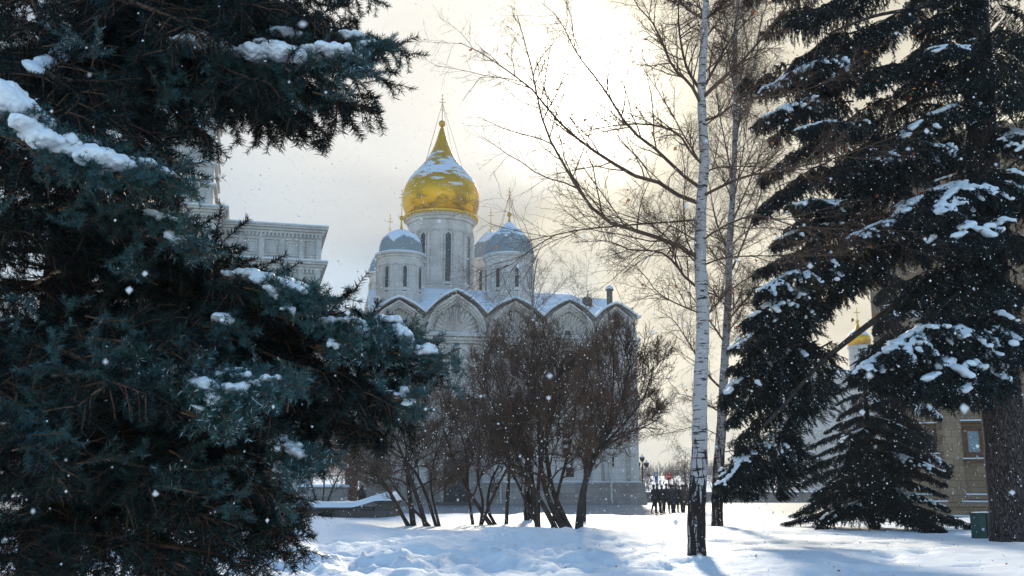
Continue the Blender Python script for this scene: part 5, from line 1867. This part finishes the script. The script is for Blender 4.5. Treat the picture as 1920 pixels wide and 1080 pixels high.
    pq, dq, rq = grow(P_, D_, L_, R_, 4, .04, (0, 0, .08), .6, g=g); T.add(pq, rq, 3)
    A_ = np.concatenate([pp[:, 1:-1].reshape(-1, 3), pq[:, :-1].reshape(-1, 3)]); B_ = np.concatenate([pp[:, 2:].reshape(-1, 3), pq[:, 1:].reshape(-1, 3)])
    V, F, F3 = needles(A_, B_, 520, .027, .0029, g, spread=.9, upb=.12)
    nb2 = T.n; Ft = np.concatenate(T.f)
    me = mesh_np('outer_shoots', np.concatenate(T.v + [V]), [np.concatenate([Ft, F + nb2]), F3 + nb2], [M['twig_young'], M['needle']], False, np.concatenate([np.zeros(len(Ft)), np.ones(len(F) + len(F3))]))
    o = link('outer_shoots', me, rt); o['kind'] = 'stuff'

    def SIL(py):
        xs = [-200, 0, 80, 150, 200, 260, 320, 345, 420, 470, 510, 560, 620, 660, 760, 820, 850, 900, 1000, 1060, 1200]
        v = [560, 600, 640, 540, 380, 220, 110, 90, 200, 300, 400, 470, 560, 620, 560, 480, 470, 500, 480, 420, 380]
        return np.interp(py, xs, v)
    k = 0
    n = 0
    for i, (px, py, d) in enumerate(((-60, 60, 5.2), (-50, 150, 5.8), (40, 60, 4.8), (-60, 260, 5.6), (-40, 330, 4.9), (-30, 420, 4.8), (-60, 500, 5.2), (-40, 600, 4.9), (-60, 760, 5.2), (-60, 930, 5.0), (10, 200, 4.9), (0, 180, 4.2), (70, 300, 4.5), (-40, 230, 4.7))):
        place(NEAR, i, rootz(py - 90), at(px, py, d), rt, i in (11,), .3 - .2 * (i % 4)); n += 1
    for lev in range(22):
        z = .95 + lev * .235
        for a in range(2):
            az = R(-20 - 150 * ((k * .6180339) % 1.0)); k += 1
            L = g.uniform(1.35, 1.85)
            root = np.array((bx, d0, z + .25))
            for _ in range(8):
                tip = root + np.array((math.cos(az) * L, math.sin(az) * L, -.30 * L))
                kx = tip[0] / tip[1]
                py = 540 - FPX * math.tan(math.atan((tip[2] - CAMZ) / tip[1]) - PITCH); px = 960 + kx * FPX
                if px < SIL(py) - 30: break
                L *= .85
            if L > .55 and n + len(spec) < 99:
                n += 1
                place(NEAR if (k % 3) else NEARD, k, root, tip, rt, False, 0, 1 if k % 2 else -1)
    return rt


build_left_spruce()


def build_right_spruce():
    bx, by, bz = P_SPRUCE
    rt = empty('large_spruce', (bx, by, bz)); tag(rt, 'large old spruce with a thick dark rough trunk at the far right, boughs hanging left', 'tree')
    ctrl = [np.array((bx, by, bz - .3)), at(1905, 1000, by), at(1890, 880, by), at(1878, 760, by), at(1868, 640, by), at(1855, 500, by), at(1845, 350, by), at(1835, 150, by), at(1828, 0, by), at(1822, -300, by), at(1820, -500, by)]
    rr = [.62, .52, .455, .43, .41, .39, .36, .33, .30, .2, .05]
    pts, l, rad = resample(ctrl, 70, rr)
    off = np.array((bx, by, bz))
    rad = rad * (1 + .03 * np.sin(np.arange(70) * 1.3))
    T = Tubes(); T.add((pts - off)[None], rad[None], 26)
    me = T.mesh('trunk', [M['spruce_bark']])
    link('trunk', me, rt)

    def tr(py):
        z = at(1860, py, by)[2]; return pts[int(np.argmin(np.abs(pts[:, 2] - z)))]
    # heavy bare limbs sweeping down to the left
    limbs = [([(1850, 440), (1750, 520), (1640, 600), (1540, 680), (1470, 760), (1430, 800)], -1.5, .10), ([(1835, -20), (1740, 10), (1640, 30), (1560, 60)], -1.0, .07),
             ([(1840, 180), (1740, 180), (1640, 230), (1540, 270)], 1.0, .06), ([(1850, 560), (1760, 610), (1680, 650), (1620, 680)], -1.8, .06), ([(1838, 80), (1780, 20), (1700, -20)], -1, .06),
             ([(1850, 340), (1740, 400), (1640, 450), (1540, 500)], 1.5, .07), ([(1845, 60), (1880, 90), (1930, 120)], -1, .05)]
    for c, dd, r in limbs:
        q = pxline(c, by, by + dd); q[0] = tr(c[0][1])
        p, l = resample(q, 16); T = Tubes(); T.add((p - off)[None], np.linspace(r, r * .35, 16)[None], 8)
        link('limb', T.mesh('limb', [M['bark_dark']]), rt)
    # foliage boughs: (root px,py, dd) (tip px,py, dd) snow
    B = [
        # upper left mass
        (1640, 20, 0, 1480, 40, -1, 0), (1660, 60, 0, 1490, 110, -.5, 0), (1640, 110, 0, 1430, 165, -1, 1), (1620, 130, 0, 1395, 150, -.5, 0), (1600, 190, 0, 1420, 225, -1, 1), (1620, 60, 0, 1530, 200, .5, 0),
        (1560, -40, 0, 1450, -10, 0, 0), (1700, -30, 0, 1540, 10, -.8, 0), (1720, 20, 0, 1600, 90, -1, 0), (1600, 250, 0, 1430, 330, -.6, 0), (1560, 300, .3, 1450, 380, .3, 0),
        (1640, 250, 0, 1500, 240, -1.4, 1), (1560, -60, 0, 1400, 0, 1.0, 0), (1600, 160, 0, 1440, 260, .8, 0), (1580, 60, .5, 1480, 160, .6, 0), (1540, 330, 0, 1420, 400, -.8, 0),
        # middle
        (1700, 120, 0, 1620, 160, -1.6, 0), (1800, 60, 0, 1700, 130, -1.4, 0), (1820, 110, 0, 1740, 100, -1.8, 1), (1820, 200, 0, 1700, 260, -1.6, 1), (1800, 280, 0, 1640, 300, -1.6, 1),
        (1780, 200, .5, 1610, 240, .8, 0), (1760, 330, 0, 1600, 330, -1.2, 0), (1740, 380, .5, 1560, 350, .9, 0), (1720, 240, 0, 1560, 330, -1.4, 0), (1820, 350, 0, 1700, 400, -1.9, 1), (1760, 420, 0, 1600, 440, -1.7, 1),
        (1700, 300, 0, 1520, 420, -.6, 0), (1660, 360, 0, 1500, 470, .4, 0), (1830, 30, 0, 1720, 50, -1, 0),
        # left hanging mass
        (1620, 400, 0, 1480, 385, -1.3, 1), (1600, 430, 0, 1455, 450, -1, 1), (1600, 470, 0, 1420, 505, -1, 0), (1590, 500, 0, 1430, 545, -1.5, 1), (1570, 530, 0, 1395, 600, -1.1, 1), (1560, 560, 0, 1375, 650, -1.3, 1),
        (1540, 600, 0, 1370, 690, -1.1, 0), (1530, 640, 0, 1360, 745, -1.3, 1), (1510, 700, 0, 1368, 790, -.9, 0), (1500, 740, 0, 1390, 840, -1.0, 0), (1540, 560, .6, 1440, 700, .3, 0), (1500, 800, 0, 1350, 905, -1.2, 1),
        (1520, 620, .4, 1430, 760, .6, 0), (1500, 830, 0, 1400, 925, -.8, 1), (1520, 840, .4, 1460, 930, .2, 0), (1540, 700, .2, 1480, 830, -.2, 0), (1600, 480, .5, 1510, 560, .5, 0),
        (1480, 860, 0, 1345, 925, -1.0, 0), (1560, 640, 0, 1500, 760, -1.2, 0),
        # boughs close to the trunk
        (1850, 380, 0, 1750, 470, -2.0, 0), (1860, 600, 0, 1620, 690, -2.6, 1), (1860, 610, 0, 1680, 660, -2.9, 1), (1850, 640, 0, 1720, 720, -2.9, 1), (1860, 590, 0, 1650, 720, -2.2, 0), (1860, 660, 0, 1780, 740, -2.9, 1),
        (1850, 480, 0, 1700, 560, -1.6, 0), (1850, 520, 0, 1760, 600, -2.4, 0), (1850, 330, 0, 1780, 400, -2.6, 1), (1830, 420, 0, 1780, 450, -3.0, 1),
        # right of the trunk
        (1860, 60, 0, 1960, 110, -1, 0), (1860, 160, 0, 1960, 220, -1.5, 0), (1860, 240, 0, 1960, 290, -1.8, 1), (1870, 350, 0, 1980, 420, -1.5, 1), (1880, 440, 0, 1980, 500, -1.5, 0), (1880, 520, 0, 1970, 600, -1.0, 0), (1880, 600, 0, 1970, 690, .8, 0),
        (1860, 100, 0, 1900, 190, -2.6, 0), (1850, 0, 0, 1780, -20, -2, 0),
        (1560, 20, .6, 1430, 60, 1.6, 0), (1620, 150, .8, 1500, 180, 1.8, 0), (1700, 60, .5, 1560, 130, 1.2, 0), (1680, 180, .5, 1560, 260, 1.0, 0), (1780, 120, .5, 1660, 200, 1.2, 0),
        (1740, 260, .8, 1600, 400, 1.4, 0), (1680, 400, .6, 1560, 460, .9, 0), (1640, 330, .5, 1500, 330, 1.0, 0), (1560, 420, .6, 1470, 430, .9, 0), (1740, 440, .4, 1640, 500, .6, 0), (1800, 380, .5, 1700, 470, .4, 0),
        (1870, 0, .5, 1920, 60, .8, 0), (1880, 200, .8, 1950, 330, 1.2, 0), (1760, -20, .4, 1680, 40, .6, 0), (1820, 240, .8, 1740, 300, 1.4, 0),
        (1700, 460, 0, 1580, 515, -.6, 0), (1660, 500, .3, 1550, 565, -.4, 0), (1640, 470, .8, 1540, 500, .8, 0),
        (1850, -60, 0, 1650, -30, 1.5, 0), (1840, 120, 0, 1700, 180, 2.0, 0), (1850, 280, 0, 1740, 330, 2.0, 0),
    ]
    for i, (rx_, ry_, rd, tx, ty, td, sn) in enumerate(B):
        place(FAR, i, at(rx_, ry_, by + rd), at(tx, ty, by + td), rt, sn, 0, 1 if i % 2 else -1)
    # a few birch leaves caught in the boughs
    g = np.random.default_rng(77)
    P = np.array([at(g.uniform(1430, 1800), g.uniform(0, 600), by - g.uniform(1.2, 2.2)) - off for _ in range(90)])
    me = leaves_mesh(P, .10, g, [M['leaf']], 'caught_leaves'); link('caught_leaves', me, rt)
    P = np.array([at(g.uniform(1500, 1900), g.uniform(60, 300), by - g.uniform(1.5, 2.2)) - off for _ in range(8)])
    me = leaves_mesh(P, .10, g, [M['leaf_yellow']], 'yellow_leaves'); link('yellow_leaves', me, rt)


build_right_spruce()


def build_small_spruce():
    bx, by, bz = ground_at(1640, 992)
    rt = empty('small_spruce', (bx, by, bz)); tag(rt, 'small conical spruce whose lowest boughs brush the snow, left of the thick trunk', 'tree')
    T = Tubes(); top = at(1640, 655, by)[2] - bz
    pts = np.array([(0, 0, -.2), (0, 0, top * .5), (0, 0, top)]); q, l, rr = resample(pts, 20, [.16, .09, .02])
    T.add(q[None], rr[None], 10); link('trunk', T.mesh('trunk', [M['spruce_bark']]), rt)
    g = np.random.default_rng(31)
    k = by / FPX
    n = 0
    for lev in range(14):
        f = lev / 13
        z = .55 + (top - .8) * f
        Lm = (150 * (1 - f) ** .75 + 28) * k
        m = 5 if lev < 9 else 4
        for a in range(m):
            az = 2 * math.pi * (a / m) + lev * 1.1
            L = Lm * g.uniform(.72, 1.08)
            root = np.array((bx, by, bz + z)); tip = root + np.array((math.cos(az) * L, math.sin(az) * L, -.25 * L - .12))
            tip[2] = max(tip[2], bz + .12)
            if n < 96:
                place(FAR, n, root, tip, rt, (n % 6 == 1), 0, 1 if n % 2 else -1, .82); n += 1


build_small_spruce()
# thin dark trunk right of the small spruce
bx, by, bz = ground_at(1708, 974)
rt = empty('thin_spruce', (bx, by, bz)); tag(rt, 'thin dark spruce stem before the tan church, right of the small spruce', 'tree')
T = Tubes(); pts = np.array([(0, 0, -.3), (.02, 0, 2), (0, 0, 5), (.05, 0, 9)]); q, l, rr = resample(pts, 20, [.13, .115, .08, .03]); T.add(q[None], rr[None], 10)
link('trunk', T.mesh('trunk', [M['spruce_bark']]), rt)
_g = np.random.default_rng(8)
for i in range(20):
    z = 2.4 + i * .33; az = i * 2.4; L = 1.5 - i * .045
    root = np.array((bx, by, bz + z)); place(FAR, i, root, root + np.array((math.cos(az) * L, math.sin(az) * L, -.45 * L)), rt, i % 5 == 0, 0, 1)


# ------------------------------------------------------------------ far trees and wood
def far_tree(name, label, px, base_d, h, seed, weep=False, zb=0.0, group=None):
    g = np.random.default_rng(seed)
    x = at(px, 900, base_d)[0]
    rt = empty(name, (x, base_d, zb)); tag(rt, label, 'tree', group)
    pts = np.array([(0, 0, -.3), (.1, 0, h * .3), (-.1, 0, h * .65), (0.05, 0, h)]); q, l, rr = resample(pts, 14, [h * .022, h * .018, h * .01, h * .003])
    T = Tubes(); T.add(q[None], rr[None], 6); link('trunk', T.mesh('trunk', [M['bush_bark']]), rt)
    dirs = unit(np.gradient(q, axis=0))[None]
    P, D, L, Rr = spawn(q[None], dirs, rr[None], np.array([h]), 26, .2, 1, .8, .2, .42, .55, .5, g=g, up=(0, 0, .3))
    p, d, r = grow(P, D, L, Rr, 8, .1, (0, 0, -.2 if weep else .3), .3, g=g)
    T = Tubes(); T.add(p, r, 4)
    P, D, L, Rr = spawn(p, d, r, L, 10, .15, 1, .7, .2, .5, .3, .6, g=g, rmin=.008)
    p, d, r = grow(P, D, L, np.minimum(Rr, .016), 7, .1, (0, 0, -1.8 if weep else .1), .5, g=g); T.add(p, r, 3)
    P, D, L, Rr = spawn(p, d, r, L, 5, .15, 1, .6, .2, .6, .3, .7, g=g, rmin=.006)
    p, d, r = grow(P, D, L * (1.4 if weep else 1), np.minimum(Rr, .01), 6, .1, (0, 0, -2.2 if weep else 0), .6, g=g); T.add(p, r, 3)
    link('crown', T.mesh('crown', [M['bush_bark']]), rt)


far_tree('willow_tree', 'hazy weeping willow beyond the square, just left of the white birch', 1286, 118, 8.5, 41, True, -3.0)
far_tree('bare_tree', 'hazy bare tree beyond the square, right of the second birch', 1405, 121, 8, 42, False, -3.0)
far_tree('bare_tree', 'hazy bare tree beyond the square seen under the hanging boughs', 1470, 125, 9, 43, False, -3.2)
far_tree('bare_bush', 'small bare bush behind the parapet, beside the lamp post', 1216, 110, 2.6, 44, False, 0)
far_tree('bare_bush', 'small bare bush behind the parapet, between the crowd and the birch', 1268, 108, 2.0, 45, False, 0)
far_tree('bare_tree', 'faint bare tree beyond the square, near the small spruce', 1555, 130, 8, 46, False, -3.4)


def far_wood():
    g = np.random.default_rng(50)
    V = []; n = 900
    pts0, D, L = [], [], []
    for i in range(n):
        y = 330 + 260 * g.uniform(); x = g.uniform(-60, 330) * y / 400
        z = -8 + 13.5 * sst(200, 400, y) * (0.9 + 0.35 * fbm(x, y, 0.006, 3, 1)) + (26 * sst(520, 900, y) * .8)
        for q in range(9):
            pts0.append((x + g.normal(0, .8), y, z - .5)); D.append((g.normal(0, .28), g.normal(0, .1), 1)); L.append(g.uniform(3, 7))
    p, d, r = grow(np.array(pts0), np.array(D), np.array(L), np.full(len(L), .16), 5, .12, (0, 0, .1), .3, g=g)
    T = Tubes(); T.add(p, r, 3)
    o = link('far_wood', T.mesh('far_wood', [M['bush_bark']])); tag(o, 'hazy leafless wood along the far bank', 'wood', kind='stuff')


far_wood()


# ------------------------------------------------------------------ people
def skin_body(name, nodes, edges, root, mats, mat_fn, sub=1):
    me = bpy.data.meshes.new(name)
    names = list(nodes)
    me.from_pydata([nodes[n][0] for n in names], [(names.index(a), names.index(b)) for a, b in edges], [])
    o = bpy.data.objects.new(name, me); COL.objects.link(o)
    sk = o.modifiers.new('skin', 'SKIN'); sk.use_smooth_shade = True
    lay = me.skin_vertices[0].data if me.skin_vertices else None
    if lay is None:
        bm = bmesh.new(); bm.from_mesh(me); bm.verts.layers.skin.verify(); bm.to_mesh(me); bm.free(); lay = me.skin_vertices[0].data
    for i, nme in enumerate(names):
        r = nodes[nme][1]; lay[i].radius = r if isinstance(r, tuple) else (r, r); lay[i].use_root = (nme == root)
    su = o.modifiers.new('sub', 'SUBSURF'); su.levels = sub; su.render_levels = sub
    dg = bpy.context.evaluated_depsgraph_get(); dg.update()
    out = bpy.data.meshes.new_from_object(o.evaluated_get(dg)); bpy.data.objects.remove(o)
    out.materials.clear()
    for m in mats: out.materials.append(m)
    for p in out.polygons: p.material_index = mat_fn(p.center); p.use_smooth = True
    out.name = name
    return out


def person(x, y, rz, h, coat, trouser, hat, label, g, stride=.12, backpack=False, long_coat=False, group='people huddled in a group on the square', hood=False):
    rt = empty('person', (x, y, 0), rz); tag(rt, label, 'person', group)
    s = h / 1.75
    a = g.uniform(-.06, .06)
    N = {'pelvis': ((0, 0, .95), (.16, .12)), 'waist': ((0, 0, 1.10), (.16, .125)), 'chest': ((0, .0, 1.30), (.19, .14)), 'neck0': ((0, .01, 1.47), (.10, .09)), 'neck': ((0, .0, 1.53), .065), 'head': ((0, -.015, 1.63), (.085, .10)), 'crown': ((0, -.01, 1.71), (.07, .08))}
    E = [('pelvis', 'waist'), ('waist', 'chest'), ('chest', 'neck0'), ('neck0', 'neck'), ('neck', 'head'), ('head', 'crown')]
    for sd, sg in (('l', 1), ('r', -1)):
        st = stride * sg
        N['hip' + sd] = ((sg * .10, 0, .86), .105); N['knee' + sd] = ((sg * .115, -st * .6, .48), .07); N['ankle' + sd] = ((sg * .12, -st + .02, .10), .052); N['toe' + sd] = ((sg * .13, -st - .15, .045), .045)
        E += [('pelvis', 'hip' + sd), ('hip' + sd, 'knee' + sd), ('knee' + sd, 'ankle' + sd), ('ankle' + sd, 'toe' + sd)]
        bend = g.uniform(0, .22)
        N['sh' + sd] = ((sg * .21, .0, 1.42), .085); N['el' + sd] = ((sg * .27, .03, 1.14), .062); N['wr' + sd] = ((sg * (.24 - bend * .4), -.04 - bend, .93 + bend * .6), .042); 
        wx, wy, wz = N['wr' + sd][0]
        N['palm' + sd] = ((wx, wy - .03, wz - .07), (.04, .03)); N['th' + sd] = ((wx - sg * .045, wy - .06, wz - .09), .015)
        E += [('chest', 'sh' + sd), ('sh' + sd, 'el' + sd), ('el' + sd, 'wr' + sd), ('wr' + sd, 'palm' + sd), ('palm' + sd, 'th' + sd)]
        for f in range(4):
            N['f%d' % f + sd] = ((wx - sg * .03 + sg * .02 * f, wy - .045, wz - .155 + .008 * abs(f - 1.4)), .011); E.append(('palm' + sd, 'f%d' % f + sd))
    N = {k_: (tuple(c * s for c in v[0]), tuple(r * s for r in v[1]) if isinstance(v[1], tuple) else v[1] * s) for k_, v in N.items()}
    hem = (.62 if long_coat else .84) * s

    def mf(c):
        if c.z > 1.56 * s: return 2 if c.z < 1.70 * s and c.y < -.02 else 3
        if c.z > hem: return 0
        return 1 if c.z > .12 * s else 3
    me = skin_body('body', N, E, 'pelvis', [coat, trouser, M['skin'], M['cloth_black']], mf)
    o = link('body', me, rt)
    mb = MB()
    if long_coat:
        mb.lathe([(.25 * s, hem - .1), (.22 * s, .95 * s), (.19 * s, 1.12 * s), (.205 * s, 1.3 * s), (.17 * s, 1.44 * s)], (0, 0), 14)
    else:
        mb.lathe([(.215 * s, .80 * s), (.215 * s, .95 * s), (.195 * s, 1.12 * s), (.215 * s, 1.3 * s), (.16 * s, 1.45 * s)], (0, 0), 14)
    mb.v = [(vx, vy * .78, vz) for vx, vy, vz in mb.v]
    mb.build('coat', coat, rt, smooth=True)
    mb = MB()
    if hood:
        mb.ball((0, .03 * s, 1.65 * s), .145 * s, 14, sz=1.1); mb.lathe([(.15 * s, 1.46 * s), (.12 * s, 1.56 * s)], (0, .02), 12)
        mb.build('hood', hat, rt, smooth=True)
    else:
        mb.lathe([(.095 * s, 1.66 * s), (.102 * s, 1.70 * s), (.092 * s, 1.755 * s), (.055 * s, 1.795 * s), (.01, 1.805 * s)], (0, -.005), 14)
        mb.build('hat', hat, rt, smooth=True)
    if backpack:
        mb = MB(); mb.box(-.15 * s, .15 * s, .15 * s, .32 * s, 1.0 * s, 1.42 * s); mb.build('backpack', M['cloth_black'], rt, bevel=.05)
    return rt


M['skin'] = noisy('skin', (.42, .26, .19), (.5, .32, .24), 6, 0)
M['cloth_black'] = noisy('cloth_black', (.012, .012, .014), (.028, .028, .032), 6, 0)
M['cloth_navy'] = noisy('cloth_navy', (.014, .018, .030), (.03, .035, .05), 6, 0)
M['cloth_grey'] = noisy('cloth_grey', (.035, .034, .034), (.06, .06, .06), 6, 0)
M['cloth_brown'] = noisy('cloth_brown', (.045, .03, .022), (.08, .055, .04), 6, 0)
M['cloth_red'] = noisy('cloth_red', (.10, .025, .02), (.16, .04, .03), 6, 0)
M['cloth_green'] = noisy('cloth_green', (.05, .11, .03), (.08, .16, .05), 6, 0)
gp = np.random.default_rng(9)
BK, NV, GR, BR, RD, GN = (M[k] for k in ('cloth_black', 'cloth_navy', 'cloth_grey', 'cloth_brown', 'cloth_red', 'cloth_green'))
PPL = [
    (1226, 62.0, 1.9, 1.74, BK, BK, BK, 'person in black at the left edge of the crowd, mid-stride', .24, False, False, False),
    (1233, 62.8, .4, 1.78, NV, BK, GR, 'person in a dark navy jacket, second from the left of the crowd', .06, True, False, False),
    (1241, 62.2, 2.6, 1.70, BK, NV, BK, 'slim person in dark jacket stepping sideways, third from the left of the crowd', .16, False, False, False),
    (1250, 62.4, .2, 1.80, BR, BK, RD, 'tall person with a reddish hat in front of the red sign', .05, True, False, False),
    (1258, 63.5, 3.0, 1.76, BK, BK, BK, 'person in black standing just right of the red sign pole', .07, False, True, False),
    (1262, 61.8, -.5, 1.72, NV, NV, GR, 'person in a navy jacket and grey cap near the middle of the crowd', .08, False, False, False),
    (1268, 62.8, .8, 1.78, BK, BK, BK, 'person in a long black coat left of the green hat', .05, False, True, False),
    (1274, 62.0, -.2, 1.68, BK, BK, GN, 'person with a green hat in the right half of the crowd', .06, False, False, False),
    (1280, 63.2, 2.2, 1.74, GR, BK, BK, 'person in a dark grey jacket right of the green hat', .08, False, False, False),
    (1287, 61.6, .3, 1.78, BR, BK, BR, 'person in a hooded brown coat at the right end of the crowd by the birch', .06, False, True, True),
]
for px, d, rz, h, c, t_, hat, lab, st, bp, lc, hd in PPL:
    person(at(px, 940, d)[0], d, rz, h, c, t_, hat, lab, gp, st, bp, lc, hood=hd)
person(at(678, 920, 64)[0], 64, .5, 1.72, BK, BK, BK, 'lone person in a long black hooded coat beside the brown booth', gp, .05, False, True, group=None, hood=True)


# ------------------------------------------------------------------ falling snow
def falling_snow():
    g = np.random.default_rng(3)
    pts = []; rad = []
    def add(n, y0, y1, r0, r1):
        y = (g.uniform(y0 ** 3, y1 ** 3, n)) ** (1 / 3)
        x = g.uniform(-.62, .62, n) * y; z = CAMZ + g.uniform(-.12, .56, n) * y
        k = z > .62
        pts.append(np.stack([x, y, z], 1)[k]); rad.append(g.uniform(r0, r1, n)[k])
    add(110, .8, 3.2, .0018, .0036); add(70, .9, 3.0, .003, .0065)
    add(2200, 3.2, 10, .003, .006)
    add(9000, 10, 22, .005, .0105)
    add(42000, 22, 58, .008, .017)
    P = np.concatenate(pts); r = np.concatenate(rad)
    n = len(P)
    o6 = np.array([(1, 0, 0), (-1, 0, 0), (0, 1, 0), (0, -1, 0), (0, 0, 1), (0, 0, -1)], float)
    off = o6[None] * r[:, None, None] * g.uniform(.6, 1.3, (n, 6, 1))
    V = (P[:, None] + off).reshape(-1, 3)
    t = np.array([(0, 2, 4), (2, 1, 4), (1, 3, 4), (3, 0, 4), (2, 0, 5), (1, 2, 5), (3, 1, 5), (0, 3, 5)])
    F = (np.arange(n)[:, None, None] * 6 + t[None]).reshape(-1, 3)
    fl = mat('snowflake', lambda t_, b: t_.set(b.inputs['Base Color'], (.9, .92, .94)), rough=.9, trans=(.92, .93, .94), tf=.5)
    o = link('falling_snow', mesh_np('falling_snow', V, F, [fl], False)); tag(o, 'loose snowflakes drifting through the air', 'snowfall', kind='stuff')


falling_snow()


def litter():
    g = np.random.default_rng(60)
    P = []
    for _ in range(420):
        y = g.uniform(10.5, 36); x = g.normal(3, 5) * y / 18
        P.append((x, y, H(x, y) + .012))
    o = link('ground_litter', leaves_mesh(np.array(P), .05, g, [M['leaf']], 'ground_litter'))
    tag(o, 'fallen dry leaves and bud scales scattered over the snow', 'leaf litter', kind='stuff')


litter()

# ------------------------------------------------------------------ air
HAZE = 0.0005
if HAZE:
    mb = MB(); mb.box(-1900, 1900, -60, 1350, -12, 47)
    hz = mb.build('haze', [])
    m = bpy.data.materials.new('haze'); m.use_nodes = True
    nt = m.node_tree; nt.nodes.clear()
    o_ = nt.nodes.new('ShaderNodeOutputMaterial'); v = nt.nodes.new('ShaderNodeVolumePrincipled')
    v.inputs['Color'].default_value = (.93, .95, .98, 1); v.inputs['Density'].default_value = HAZE; v.inputs['Anisotropy'].default_value = .2
    nt.links.new(v.outputs[0], o_.inputs['Volume'])
    hz.data.materials.append(m)
    tag(hz, 'thin snowy haze filling the air', 'haze', kind='stuff')
